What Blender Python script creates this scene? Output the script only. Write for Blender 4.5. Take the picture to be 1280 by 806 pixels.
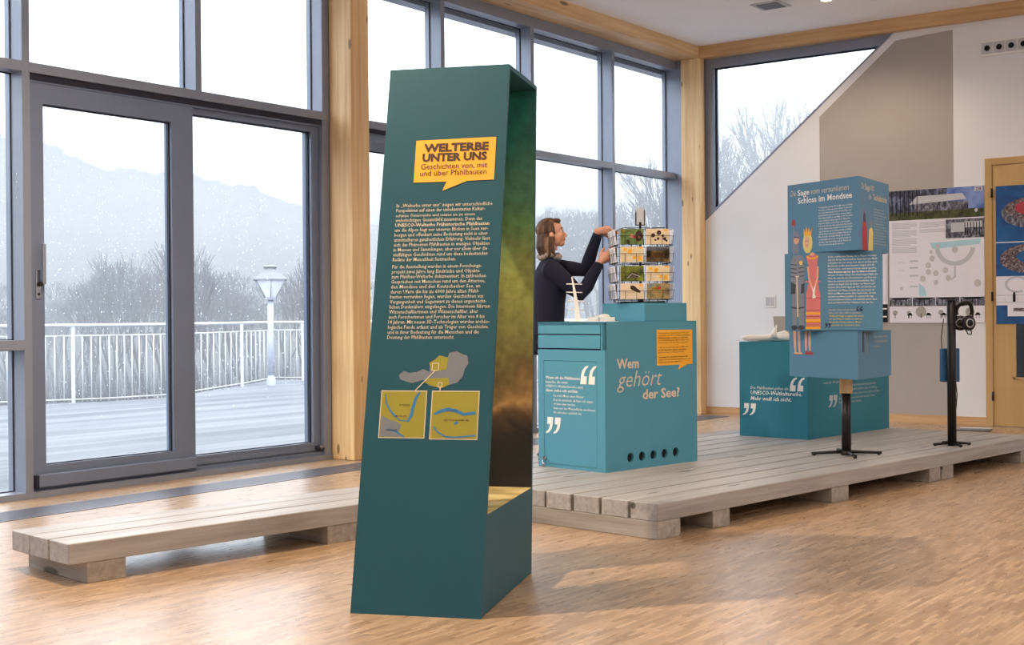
import bpy, bmesh, math, random
from math import sin, cos, pi, radians, sqrt
from mathutils import Vector, Matrix, noise

for _o in list(bpy.data.objects):
    bpy.data.objects.remove(_o, do_unlink=True)
SC = bpy.context.scene
COL = SC.collection
random.seed(7)

# ------------------------------------------------------------ camera
F_PX = 1622.13
cam_d = bpy.data.cameras.new('camera')
cam_d.sensor_fit = 'HORIZONTAL'
cam_d.sensor_width = 36.0
cam_d.lens = 36.0 * F_PX / 1280.0
cam_d.clip_end = 2000
cam = bpy.data.objects.new('camera', cam_d)
COL.objects.link(cam)
yaw, pit, rol = 0.63846, 0.0050555, -0.0080476
fw = Vector((-sin(yaw) * cos(pit), cos(yaw) * cos(pit), -sin(pit)))
rt0 = Vector((cos(yaw), sin(yaw), 0))
up0 = rt0.cross(fw)
rt = rt0 * cos(rol) + up0 * sin(rol)
up = -rt0 * sin(rol) + up0 * cos(rol)
cam.matrix_world = Matrix(((rt.x, up.x, -fw.x, 0), (rt.y, up.y, -fw.y, 0), (rt.z, up.z, -fw.z, 1.25), (0, 0, 0, 1)))
SC.camera = cam

# ------------------------------------------------------------ world, exposure
world = bpy.data.worlds.new('overcast_sky')
SC.world = world
world.use_nodes = True
WN = world.node_tree
WN.nodes.clear()
w_out = WN.nodes.new('ShaderNodeOutputWorld')
w_bg = WN.nodes.new('ShaderNodeBackground')
w_bg.inputs['Color'].default_value = (0.84, 0.90, 1.0, 1)
w_bg.inputs['Strength'].default_value = 4.7
WN.links.new(w_bg.outputs[0], w_out.inputs[0])
SC.view_settings.view_transform = 'Standard'
SC.view_settings.look = 'None'
SC.view_settings.gamma = 1.0
SC.view_settings.use_curve_mapping = False
SC.view_settings.exposure = 0.17
SC.cycles.max_bounces = 10
SC.cycles.diffuse_bounces = 5
SC.cycles.glossy_bounces = 4
SC.cycles.transparent_max_bounces = 16
SC.cycles.volume_bounces = 3
SC.cycles.sample_clamp_indirect = 6.0
SC.cycles.caustics_reflective = False
SC.cycles.caustics_refractive = False

WARM = (1.0, 0.78, 0.55)


# ------------------------------------------------------------ helpers
def tag(o, label=None, cat=None, group=None, kind=None):
    if label: o['label'] = label
    if cat: o['category'] = cat
    if group: o['group'] = group
    if kind: o['kind'] = kind
    return o


def empty(name, loc=(0, 0, 0), rz=0.0, parent=None):
    o = bpy.data.objects.new(name, None)
    COL.objects.link(o)
    o.location = loc
    o.rotation_euler = (0, 0, rz)
    o.empty_display_size = 0.1
    if parent: o.parent = parent
    return o


def link(name, me, parent=None, loc=(0, 0, 0), rz=0.0):
    o = bpy.data.objects.new(name, me)
    COL.objects.link(o)
    o.location = loc
    o.rotation_euler = (0, 0, rz)
    if parent: o.parent = parent
    return o


class MB:
    def __init__(self):
        self.v = []; self.f = []; self.m = []; self.sm = []

    def add(self, vs, fs, mi=0, smooth=False, M=None):
        n = len(self.v)
        if M is not None:
            vs = [M @ Vector(p) for p in vs]
        self.v += [tuple(p) for p in vs]
        self.f += [tuple(i + n for i in f) for f in fs]
        self.m += [mi] * len(fs)
        self.sm += [smooth] * len(fs)

    def box(self, a, b, mi=0, M=None, bev=0.0):
        x0, y0, z0 = [min(a[i], b[i]) for i in range(3)]
        x1, y1, z1 = [max(a[i], b[i]) for i in range(3)]
        if bev <= 0:
            vs = [(x0, y0, z0), (x1, y0, z0), (x1, y1, z0), (x0, y1, z0), (x0, y0, z1), (x1, y0, z1), (x1, y1, z1), (x0, y1, z1)]
            fs = [(0, 3, 2, 1), (4, 5, 6, 7), (0, 1, 5, 4), (1, 2, 6, 5), (2, 3, 7, 6), (3, 0, 4, 7)]
            self.add(vs, fs, mi, False, M)
            return
        bm = bmesh.new()
        vv = [bm.verts.new(p) for p in [(x0, y0, z0), (x1, y0, z0), (x1, y1, z0), (x0, y1, z0), (x0, y0, z1), (x1, y0, z1), (x1, y1, z1), (x0, y1, z1)]]
        for f in [(0, 3, 2, 1), (4, 5, 6, 7), (0, 1, 5, 4), (1, 2, 6, 5), (2, 3, 7, 6), (3, 0, 4, 7)]:
            bm.faces.new([vv[i] for i in f])
        bmesh.ops.bevel(bm, geom=list(bm.edges), offset=bev, segments=1, affect='EDGES', profile=0.5)
        bm.verts.index_update()
        self.add([v.co.copy() for v in bm.verts], [[v.index for v in f.verts] for f in bm.faces], mi, False, M)
        bm.free()

    def prism(self, poly, z0, z1, mi=0, M=None):
        """polygon in XY extruded from z0 to z1"""
        n = len(poly)
        ar = sum(poly[i][0] * poly[(i + 1) % n][1] - poly[(i + 1) % n][0] * poly[i][1] for i in range(n))
        if ar < 0: poly = poly[::-1]
        if z1 < z0: z0, z1 = z1, z0
        vs = [(p[0], p[1], z0) for p in poly] + [(p[0], p[1], z1) for p in poly]
        fs = [tuple(range(n))[::-1], tuple(range(n, 2 * n))] + [(i, (i + 1) % n, (i + 1) % n + n, i + n) for i in range(n)]
        self.add(vs, fs, mi, False, M)

    def tube(self, pts, r, seg=8, mi=0, cap=True, smooth=True, M=None):
        pts = [Vector(p) for p in pts]
        rs = r if isinstance(r, (list, tuple)) else [r] * len(pts)
        vs = []; fs = []
        ref = None
        for i, p in enumerate(pts):
            a = pts[max(i - 1, 0)]; b = pts[min(i + 1, len(pts) - 1)]
            t = (b - a).normalized()
            if ref is None:
                ref = Vector((0, 0, 1)) if abs(t.z) < 0.9 else Vector((1, 0, 0))
            u = (ref - t * ref.dot(t)).normalized()
            ref = u
            w = t.cross(u)
            for k in range(seg):
                an = 2 * pi * k / seg
                vs.append(p + (u * cos(an) + w * sin(an)) * rs[i])
        for i in range(len(pts) - 1):
            for k in range(seg):
                k2 = (k + 1) % seg
                fs.append((i * seg + k, i * seg + k2, (i + 1) * seg + k2, (i + 1) * seg + k))
        self.add(vs, fs, mi, smooth, M)
        if cap:
            n = len(self.v) - len(vs)
            self.f.append(tuple(n + k for k in range(seg))[::-1]); self.m.append(mi); self.sm.append(False)
            e = n + (len(pts) - 1) * seg
            self.f.append(tuple(e + k for k in range(seg))); self.m.append(mi); self.sm.append(False)

    def lathe(self, prof, seg=24, mi=0, M=None, smooth=True):
        vs = []; fs = []
        for (r, z) in prof:
            for k in range(seg):
                a = 2 * pi * k / seg
                vs.append((r * cos(a), r * sin(a), z))
        for i in range(len(prof) - 1):
            for k in range(seg):
                k2 = (k + 1) % seg
                fs.append((i * seg + k, i * seg + k2, (i + 1) * seg + k2, (i + 1) * seg + k))
        self.add(vs, fs, mi, smooth, M)

    def ellipsoid(self, c, r, seg=16, rings=10, mi=0, M=None, rot=None):
        vs = []; fs = []
        R = rot if rot is not None else Matrix.Identity(3)
        for i in range(rings + 1):
            th = pi * i / rings
            for k in range(seg):
                a = 2 * pi * k / seg
                vs.append(Vector(c) + R @ Vector((r[0] * sin(th) * cos(a), r[1] * sin(th) * sin(a), r[2] * cos(th))))
        for i in range(rings):
            for k in range(seg):
                k2 = (k + 1) % seg
                fs.append((i * seg + k, (i + 1) * seg + k, (i + 1) * seg + k2, i * seg + k2))
        self.add(vs, fs, mi, True, M)

    def mesh(self, name, mats):
        me = bpy.data.meshes.new(name)
        me.from_pydata(self.v, [], self.f)
        for m in (mats if isinstance(mats, (list, tuple)) else [mats]):
            me.materials.append(m)
        me.polygons.foreach_set('material_index', self.m)
        me.polygons.foreach_set('use_smooth', self.sm)
        me.validate()
        me.update()
        return me

    def build(self, name, mats, parent=None, loc=(0, 0, 0), rz=0.0):
        return link(name, self.mesh(name, mats), parent, loc, rz)


def one_box(name, a, b, mat, parent=None, bev=0.0, loc=(0, 0, 0), rz=0.0):
    m = MB(); m.box(a, b, bev=bev)
    return m.build(name, mat, parent, loc, rz)


# ------------------------------------------------------------ materials
def srgb(r, g, b):
    def c(x):
        x /= 255.0
        return x / 12.92 if x <= 0.04045 else ((x + 0.055) / 1.055) ** 2.4
    return (c(r), c(g), c(b), 1)


def new_mat(name):
    m = bpy.data.materials.new(name)
    m.use_nodes = True
    nt = m.node_tree
    return m, nt, nt.nodes['Principled BSDF']


def N(nt, t, **kw):
    n = nt.nodes.new(t)
    for k, v in kw.items():
        setattr(n, k, v)
    return n


def plain(name, col, rough=0.6, metal=0.0, var=0.04, scale=6.0, bump=0.0, spec=0.5, coat=0.0):
    m, nt, b = new_mat(name)
    b.inputs['Roughness'].default_value = rough
    b.inputs['Metallic'].default_value = metal
    b.inputs['Specular IOR Level'].default_value = spec
    b.inputs['Coat Weight'].default_value = coat
    if len(col) == 3: col = (*col, 1)
    tc = N(nt, 'ShaderNodeTexCoord')
    nz = N(nt, 'ShaderNodeTexNoise')
    nz.inputs['Scale'].default_value = scale
    nz.inputs['Detail'].default_value = 4
    nt.links.new(tc.outputs['Object'], nz.inputs['Vector'])
    rp = N(nt, 'ShaderNodeValToRGB')
    rp.color_ramp.elements[0].color = tuple(max(0, c * (1 - var * 2)) for c in col[:3]) + (1,)
    rp.color_ramp.elements[1].color = tuple(min(1, c * (1 + var * 2)) for c in col[:3]) + (1,)
    rp.color_ramp.elements[0].position = 0.3
    rp.color_ramp.elements[1].position = 0.7
    nt.links.new(nz.outputs['Fac'], rp.inputs['Fac'])
    nt.links.new(rp.outputs['Color'], b.inputs['Base Color'])
    if bump > 0:
        n2 = N(nt, 'ShaderNodeTexNoise')
        n2.inputs['Scale'].default_value = scale * 18
        nt.links.new(tc.outputs['Object'], n2.inputs['Vector'])
        bp = N(nt, 'ShaderNodeBump')
        bp.inputs['Strength'].default_value = bump
        bp.inputs['Distance'].default_value = 0.003
        nt.links.new(n2.outputs['Fac'], bp.inputs['Height'])
        nt.links.new(bp.outputs['Normal'], b.inputs['Normal'])
    return m


def wood(name, c1, c2, axis='Y', rough=0.55, knots=True, scale=1.0, spec=0.4, grain=1.0):
    """c1 pale, c2 dark streak, grain running along axis (object coordinates, offset per object)"""
    m, nt, b = new_mat(name)
    b.inputs['Roughness'].default_value = rough
    b.inputs['Specular IOR Level'].default_value = spec
    tc = N(nt, 'ShaderNodeTexCoord')
    oi = N(nt, 'ShaderNodeObjectInfo')
    ad = N(nt, 'ShaderNodeVectorMath', operation='MULTIPLY_ADD')
    nt.links.new(oi.outputs['Random'], ad.inputs[0])
    ad.inputs[1].default_value = (7.3, 5.1, 9.7)
    nt.links.new(tc.outputs['Object'], ad.inputs[2])
    mp = N(nt, 'ShaderNodeMapping')
    s = {'X': (0.6, 14, 14), 'Y': (14, 0.6, 14), 'Z': (14, 14, 0.6)}[axis]
    mp.inputs['Scale'].default_value = tuple(k * scale for k in s)
    nt.links.new(ad.outputs[0], mp.inputs['Vector'])
    nz = N(nt, 'ShaderNodeTexNoise')
    nz.inputs['Scale'].default_value = 1.6
    nz.inputs['Detail'].default_value = 6
    nz.inputs['Roughness'].default_value = 0.62
    nz.inputs['Distortion'].default_value = 0.35
    nt.links.new(mp.outputs[0], nz.inputs['Vector'])
    rp = N(nt, 'ShaderNodeValToRGB')
    rp.color_ramp.elements[0].position = 0.32
    rp.color_ramp.elements[1].position = 0.68
    rp.color_ramp.elements[0].color = c2
    rp.color_ramp.elements[1].color = c1
    nt.links.new(nz.outputs['Fac'], rp.inputs['Fac'])
    out = rp.outputs['Color']
    # broad tone variation per board
    n3 = N(nt, 'ShaderNodeTexNoise')
    n3.inputs['Scale'].default_value = 1.3
    nt.links.new(ad.outputs[0], n3.inputs['Vector'])
    mx0 = N(nt, 'ShaderNodeMix', data_type='RGBA', blend_type='MULTIPLY')
    mx0.inputs['Factor'].default_value = 0.45
    rr = N(nt, 'ShaderNodeValToRGB')
    rr.color_ramp.elements[0].position = 0.3; rr.color_ramp.elements[0].color = (0.72, 0.70, 0.68, 1)
    rr.color_ramp.elements[1].position = 0.7; rr.color_ramp.elements[1].color = (1, 1, 1, 1)
    nt.links.new(n3.outputs['Fac'], rr.inputs['Fac'])
    nt.links.new(out, mx0.inputs['A']); nt.links.new(rr.outputs['Color'], mx0.inputs['B'])
    out = mx0.outputs['Result']
    if knots:
        mp2 = N(nt, 'ShaderNodeMapping')
        s2 = {'X': (1.1, 4.5, 4.5), 'Y': (4.5, 1.1, 4.5), 'Z': (6, 6, 2.0)}[axis]
        mp2.inputs['Scale'].default_value = s2
        nt.links.new(ad.outputs[0], mp2.inputs['Vector'])
        vo = N(nt, 'ShaderNodeTexVoronoi')
        vo.inputs['Scale'].default_value = 1.0
        nt.links.new(mp2.outputs[0], vo.inputs['Vector'])
        kr = N(nt, 'ShaderNodeValToRGB')
        kr.color_ramp.elements[0].position = 0.07; kr.color_ramp.elements[0].color = (1, 1, 1, 1)
        kr.color_ramp.elements[1].position = 0.11; kr.color_ramp.elements[1].color = (0, 0, 0, 1)
        nt.links.new(vo.outputs['Distance'], kr.inputs['Fac'])
        mx = N(nt, 'ShaderNodeMix', data_type='RGBA')
        nt.links.new(kr.outputs['Color'], mx.inputs['Factor'])
        nt.links.new(out, mx.inputs['A'])
        mx.inputs['B'].default_value = tuple(c * 0.35 for c in c2[:3]) + (1,)
        out = mx.outputs['Result']
    nt.links.new(out, b.inputs['Base Color'])
    bp = N(nt, 'ShaderNodeBump')
    bp.inputs['Strength'].default_value = 0.12 * grain
    bp.inputs['Distance'].default_value = 0.002
    nt.links.new(nz.outputs['Fac'], bp.inputs['Height'])
    nt.links.new(bp.outputs['Normal'], b.inputs['Normal'])
    return m


def noise_ramp(name, stops, scale=3.0, rough=0.7, detail=6, mapscale=(1, 1, 1), distort=0.3, spec=0.3, lo=0.3, hi=0.7):
    m, nt, b = new_mat(name)
    b.inputs['Roughness'].default_value = rough
    b.inputs['Specular IOR Level'].default_value = spec
    tc = N(nt, 'ShaderNodeTexCoord')
    mp = N(nt, 'ShaderNodeMapping')
    mp.inputs['Scale'].default_value = mapscale
    nt.links.new(tc.outputs['Object'], mp.inputs['Vector'])
    nz = N(nt, 'ShaderNodeTexNoise')
    nz.inputs['Scale'].default_value = scale
    nz.inputs['Detail'].default_value = detail
    nz.inputs['Distortion'].default_value = distort
    nt.links.new(mp.outputs[0], nz.inputs['Vector'])
    rp = N(nt, 'ShaderNodeValToRGB')
    cr = rp.color_ramp
    n = len(stops)
    while len(cr.elements) < n: cr.elements.new(0.5)
    for i, s in enumerate(stops):
        cr.elements[i].position = lo + (hi - lo) * i / max(1, n - 1)
        cr.elements[i].color = s
    nt.links.new(nz.outputs['Fac'], rp.inputs['Fac'])
    nt.links.new(rp.outputs['Color'], b.inputs['Base Color'])
    return m


def glass_mat(name, refl=0.06):
    m = bpy.data.materials.new(name)
    m.use_nodes = True
    nt = m.node_tree
    nt.nodes.clear()
    o = N(nt, 'ShaderNodeOutputMaterial')
    tr = N(nt, 'ShaderNodeBsdfTransparent')
    tr.inputs['Color'].default_value = (0.97, 0.985, 0.985, 1)
    gl = N(nt, 'ShaderNodeBsdfGlossy')
    gl.inputs['Roughness'].default_value = 0.01
    fr = N(nt, 'ShaderNodeFresnel'); fr.inputs['IOR'].default_value = 1.35
    mx = N(nt, 'ShaderNodeMixShader')
    geo = N(nt, 'ShaderNodeNewGeometry')
    inv = N(nt, 'ShaderNodeMath', operation='SUBTRACT'); inv.inputs[0].default_value = 1.0
    nt.links.new(geo.outputs['Backfacing'], inv.inputs[1])
    mul = N(nt, 'ShaderNodeMath', operation='MULTIPLY')
    nt.links.new(fr.outputs[0], mul.inputs[0]); nt.links.new(inv.outputs[0], mul.inputs[1])
    nt.links.new(mul.outputs[0], mx.inputs[0])
    nt.links.new(tr.outputs[0], mx.inputs[1]); nt.links.new(gl.outputs[0], mx.inputs[2])
    nt.links.new(mx.outputs[0], o.inputs['Surface'])
    return m


def emis(name, col, st):
    m = bpy.data.materials.new(name)
    m.use_nodes = True
    nt = m.node_tree
    nt.nodes.clear()
    o = N(nt, 'ShaderNodeOutputMaterial'); e = N(nt, 'ShaderNodeEmission')
    e.inputs['Color'].default_value = (*col[:3], 1); e.inputs['Strength'].default_value = st
    nt.links.new(e.outputs[0], o.inputs['Surface'])
    return m


def floor_mat():
    m, nt, b = new_mat('strip_parquet')
    tc = N(nt, 'ShaderNodeTexCoord')
    mp = N(nt, 'ShaderNodeMapping')
    mp.inputs['Rotation'].default_value = (0, 0, pi / 2)
    nt.links.new(tc.outputs['Object'], mp.inputs['Vector'])
    br = N(nt, 'ShaderNodeTexBrick')
    br.offset = 0.5
    br.inputs['Scale'].default_value = 1.0
    br.inputs['Brick Width'].default_value = 0.16
    br.inputs['Row Height'].default_value = 0.022
    br.inputs['Mortar Size'].default_value = 0.0011
    br.inputs['Mortar Smooth'].default_value = 0.3
    br.inputs['Bias'].default_value = 0.0
    br.inputs['Color1'].default_value = srgb(196, 166, 134)
    br.inputs['Color2'].default_value = srgb(156, 129, 102)
    br.inputs['Mortar'].default_value = srgb(146, 120, 94)
    nt.links.new(mp.outputs[0], br.inputs['Vector'])
    nz = N(nt, 'ShaderNodeTexNoise'); nz.inputs['Scale'].default_value = 1.1; nz.inputs['Detail'].default_value = 5
    nt.links.new(tc.outputs['Object'], nz.inputs['Vector'])
    rp = N(nt, 'ShaderNodeValToRGB')
    rp.color_ramp.elements[0].position = 0.3; rp.color_ramp.elements[0].color = (0.86, 0.85, 0.84, 1)
    rp.color_ramp.elements[1].position = 0.7; rp.color_ramp.elements[1].color = (1, 1, 1, 1)
    nt.links.new(nz.outputs['Fac'], rp.inputs['Fac'])
    mx = N(nt, 'ShaderNodeMix', data_type='RGBA', blend_type='MULTIPLY'); mx.inputs['Factor'].default_value = 1.0
    nt.links.new(br.outputs['Color'], mx.inputs['A']); nt.links.new(rp.outputs['Color'], mx.inputs['B'])
    # fine streaks along the strips
    mp2 = N(nt, 'ShaderNodeMapping'); mp2.inputs['Scale'].default_value = (46, 6, 1)
    nt.links.new(tc.outputs['Object'], mp2.inputs['Vector'])
    n2 = N(nt, 'ShaderNodeTexNoise'); n2.inputs['Scale'].default_value = 1.0; n2.inputs['Detail'].default_value = 3
    nt.links.new(mp2.outputs[0], n2.inputs['Vector'])
    r2 = N(nt, 'ShaderNodeValToRGB')
    r2.color_ramp.elements[0].position = 0.3; r2.color_ramp.elements[0].color = (0.93, 0.92, 0.91, 1)
    r2.color_ramp.elements[1].position = 0.65; r2.color_ramp.elements[1].color = (1.0, 1.0, 1.0, 1)
    nt.links.new(n2.outputs['Fac'], r2.inputs['Fac'])
    mx2 = N(nt, 'ShaderNodeMix', data_type='RGBA', blend_type='MULTIPLY'); mx2.inputs['Factor'].default_value = 0.6
    nt.links.new(mx.outputs['Result'], mx2.inputs['A']); nt.links.new(r2.outputs['Color'], mx2.inputs['B'])
    nt.links.new(mx2.outputs['Result'], b.inputs['Base Color'])
    rr = N(nt, 'ShaderNodeMapRange')
    rr.inputs['From Min'].default_value = 0.3; rr.inputs['From Max'].default_value = 0.7
    rr.inputs['To Min'].default_value = 0.26; rr.inputs['To Max'].default_value = 0.36
    nt.links.new(n2.outputs['Fac'], rr.inputs['Value'])
    nt.links.new(rr.outputs[0], b.inputs['Roughness'])
    b.inputs['Specular IOR Level'].default_value = 0.42
    b.inputs['Coat Weight'].default_value = 0.15
    b.inputs['Coat Roughness'].default_value = 0.27
    bp = N(nt, 'ShaderNodeBump'); bp.inputs['Strength'].default_value = 0.02; bp.inputs['Distance'].default_value = 0.001
    nt.links.new(br.outputs['Fac'], bp.inputs['Height']); bp.invert = True
    nt.links.new(bp.outputs['Normal'], b.inputs['Normal'])
    return m


def terrace_mat():
    m, nt, b = new_mat('snowy_terrace_boards')
    tc = N(nt, 'ShaderNodeTexCoord')
    mp = N(nt, 'ShaderNodeMapping'); mp.inputs['Scale'].default_value = (1.5, 0.12, 1)
    nt.links.new(tc.outputs['Object'], mp.inputs['Vector'])
    nz = N(nt, 'ShaderNodeTexNoise'); nz.inputs['Scale'].default_value = 1.4; nz.inputs['Detail'].default_value = 6
    nt.links.new(mp.outputs[0], nz.inputs['Vector'])
    rp = N(nt, 'ShaderNodeValToRGB')
    rp.color_ramp.elements[0].position = 0.38; rp.color_ramp.elements[0].color = srgb(86, 89, 95)
    rp.color_ramp.elements[1].position = 0.6; rp.color_ramp.elements[1].color = srgb(118, 119, 123)
    nt.links.new(nz.outputs['Fac'], rp.inputs['Fac'])
    wv = N(nt, 'ShaderNodeTexWave', wave_type='BANDS', bands_direction='X')
    wv.inputs['Scale'].default_value = 1.05; wv.inputs['Distortion'].default_value = 0.2
    nt.links.new(tc.outputs['Object'], wv.inputs['Vector'])
    r2 = N(nt, 'ShaderNodeValToRGB')
    r2.color_ramp.elements[0].position = 0.0; r2.color_ramp.elements[0].color = (0.72, 0.78, 0.86, 1)
    r2.color_ramp.elements[1].position = 0.12; r2.color_ramp.elements[1].color = (1, 1, 1, 1)
    nt.links.new(wv.outputs['Fac'], r2.inputs['Fac'])
    mx = N(nt, 'ShaderNodeMix', data_type='RGBA', blend_type='MULTIPLY'); mx.inputs['Factor'].default_value = 0.8
    nt.links.new(rp.outputs['Color'], mx.inputs['A']); nt.links.new(r2.outputs['Color'], mx.inputs['B'])
    nt.links.new(mx.outputs['Result'], b.inputs['Base Color'])
    b.inputs['Roughness'].default_value = 0.45
    b.inputs['Specular IOR Level'].default_value = 0.12
    return m


M_ALU = plain('grey_aluminium', srgb(134, 142, 158), 0.36, 0.2, 0.02, 3)
M_ALU_D = plain('door_aluminium', srgb(114, 126, 148), 0.42, 0.25, 0.02, 3)
M_GASKET = plain('black_gasket', srgb(26, 28, 46), 0.6)
M_GLASS = glass_mat('window_glass')
M_FLOOR = floor_mat()
M_WALL = plain('white_wall_paint', srgb(228, 228, 230), 0.85, 0, 0.012, 1.5, 0.15)
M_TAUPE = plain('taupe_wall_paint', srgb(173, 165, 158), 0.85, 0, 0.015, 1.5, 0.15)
M_CEIL = plain('white_ceiling', srgb(246, 245, 247), 0.9, 0, 0.012, 1.0, 0.1)
M_TIMBER_Z = wood('spruce_column', srgb(244, 214, 164), srgb(214, 172, 118), 'Z', 0.5, True, 0.7)
M_TIMBER_Y = wood('spruce_beam', srgb(234, 202, 156), srgb(204, 164, 116), 'Y', 0.5, True, 0.7)
M_TIMBER_X = wood('spruce_beam_cross', srgb(222, 184, 134), srgb(188, 144, 98), 'X', 0.5, True, 0.7)
M_DECK = wood('greyed_deck_timber', srgb(180, 176, 172), srgb(146, 141, 137), 'Y', 0.42, True, 1.1, 0.4)
M_DECK.node_tree.nodes['Principled BSDF'].inputs['Coat Weight'].default_value = 0.0
M_DECK.node_tree.nodes['Principled BSDF'].inputs['Coat Roughness'].default_value = 0.28
M_SLEEPER = wood('greyed_sleeper_timber', srgb(174, 166, 157), srgb(138, 130, 121), 'X', 0.6, True, 1.0)
M_DOORWOOD = wood('birch_door_veneer', srgb(206, 172, 116), srgb(192, 154, 98), 'Z', 0.4, False, 0.3)
M_TEAL_T = plain('dark_teal_board', srgb(34, 82, 94), 0.5, 0, 0.01, 2, 0, 0.25)
M_TEAL_1 = plain('teal_counter_board', srgb(80, 146, 168), 0.5, 0, 0.01, 2, 0, 0.3)
M_TEAL_2 = plain('petrol_counter_board', srgb(42, 122, 140), 0.5, 0, 0.01, 2, 0, 0.3)
M_TEAL_3 = plain('blue_grey_board', srgb(86, 132, 162), 0.5, 0, 0.01, 2, 0, 0.3)
M_YEL = plain('yellow_print', srgb(238, 172, 44), 0.55, 0, 0.01)
M_WHITE_P = plain('white_print', srgb(240, 236, 228), 0.6, 0, 0.01)
M_CREAM_P = plain('cream_print', srgb(214, 200, 176), 0.6, 0, 0.01)
M_BROWN_P = plain('dark_brown_print', srgb(56, 30, 22), 0.6, 0, 0.01)
M_GREY_P = plain('grey_print', srgb(116, 122, 130), 0.6, 0, 0.01)
M_LGREY_P = plain('light_grey_print', srgb(190, 190, 194), 0.6, 0, 0.01)
M_OLIVE_P = plain('olive_print', srgb(150, 142, 40), 0.6, 0, 0.02)
M_BLUE_P = plain('blue_print', srgb(44, 118, 170), 0.6, 0, 0.02)
M_NAVY_P = plain('navy_print', srgb(22, 40, 76), 0.6, 0, 0.02)
M_BLACK = plain('black_metal', srgb(34, 32, 34), 0.4, 0.5, 0.02)
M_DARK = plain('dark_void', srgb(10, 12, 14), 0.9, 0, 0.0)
M_CHROME = plain('chrome', srgb(200, 200, 205), 0.2, 1.0, 0.0)
M_WHITE_PL = plain('white_plastic', srgb(232, 230, 226), 0.45, 0, 0.01)
M_PAPER = plain('white_paper', srgb(228, 224, 230), 0.7, 0, 0.01)
M_STEEL_G = plain('convector_grille_steel', srgb(120, 118, 124), 0.4, 0.6, 0.02)
M_SNOW = plain('snow', srgb(130, 130, 133), 0.8, 0, 0.03, 0.4)
M_RAIL = plain('white_railing_paint', srgb(208, 208, 210), 0.6, 0, 0.0)
M_BARK = plain('frosted_bark', srgb(98, 98, 106), 0.9, 0, 0.1, 3)
M_BARK2 = plain('dark_bark', srgb(84, 84, 92), 0.9, 0, 0.1, 3)


# ------------------------------------------------------------ text and flat print
def bake(o):
    dg = bpy.context.evaluated_depsgraph_get()
    me = bpy.data.meshes.new_from_object(o.evaluated_get(dg))
    return me


def text_verts(body, size, bold=0.0, shear=0.0, spacing=1.0, res=2):
    cu = bpy.data.curves.new('t', 'FONT')
    cu.body = body
    cu.size = size
    cu.offset = bold * size
    cu.shear = shear
    cu.space_character = spacing
    cu.resolution_u = res
    o = bpy.data.objects.new('t', cu)
    COL.objects.link(o)
    dg = bpy.context.evaluated_depsgraph_get()
    me = bpy.data.meshes.new_from_object(o.evaluated_get(dg))
    vs = [tuple(v.co) for v in me.vertices]
    fs = [tuple(p.vertices) for p in me.polygons]
    bpy.data.objects.remove(o, do_unlink=True)
    bpy.data.curves.remove(cu)
    bpy.data.meshes.remove(me)
    return vs, fs


def put_text(mb, body, x, y, M, size=None, width=None, height=None, bold=0.0, shear=0.0, mi=0, res=2, lift=0.0015, spacing=1.0):
    """baseline-left at (x, y) of the plane M; width/height fit the ink box"""
    s = size or (height or 0.05) * 1.35
    vs, fs = text_verts(body, s, bold, shear, spacing, res)
    if not vs: return
    x0 = min(v[0] for v in vs); x1 = max(v[0] for v in vs)
    y1 = max(v[1] for v in vs)
    sx = (width / (x1 - x0)) if width else 1.0
    sy = (height / y1) if height else 1.0
    mb.add([(x + (v[0] - x0) * sx, y + v[1] * sy, lift) for v in vs], fs, mi, False, M)


def poly(mb, pts, M, mi=0, t=0.001):
    mb.prism(pts, 0.0002, t, mi, M)


def rect(mb, x0, y0, x1, y1, M, mi=0, t=0.001):
    mb.prism([(x0, y0), (x1, y0), (x1, y1), (x0, y1)], 0.0002, t, mi, M)


def disc(mb, cx, cy, rx, ry, M, mi=0, t=0.001, n=16, a0=0, a1=2 * pi):
    mb.prism([(cx + rx * cos(a0 + (a1 - a0) * k / n), cy + ry * sin(a0 + (a1 - a0) * k / n)) for k in range(n)], 0.0002, t, mi, M)


def arc_band(mb, cx, cy, r0, r1, a0, a1, M, mi=0, t=0.001, n=14, ys=1.0):
    p = [(cx + r1 * cos(a0 + (a1 - a0) * k / n), cy + ys * r1 * sin(a0 + (a1 - a0) * k / n)) for k in range(n + 1)]
    q = [(cx + r0 * cos(a0 + (a1 - a0) * k / n), cy + ys * r0 * sin(a0 + (a1 - a0) * k / n)) for k in range(n + 1)]
    for k in range(n):
        mb.prism([p[k], p[k + 1], q[k + 1], q[k]], 0.0002, t, mi, M)


def stroke(mb, pts, w, M, mi=0, t=0.001):
    """flat ribbon along pts; w number or list"""
    n = len(pts)
    ws = w if isinstance(w, (list, tuple)) else [w] * n
    L = []; R = []
    for i in range(n):
        a = Vector(pts[max(0, i - 1)]); b = Vector(pts[min(n - 1, i + 1)])
        d = (b - a).normalized(); nn = Vector((-d.y, d.x))
        p = Vector(pts[i])
        L.append(tuple(p + nn * ws[i] / 2)); R.append(tuple(p - nn * ws[i] / 2))
    for i in range(n - 1):
        mb.prism([L[i], L[i + 1], R[i + 1], R[i]], 0.0002, t, mi, M)


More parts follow.
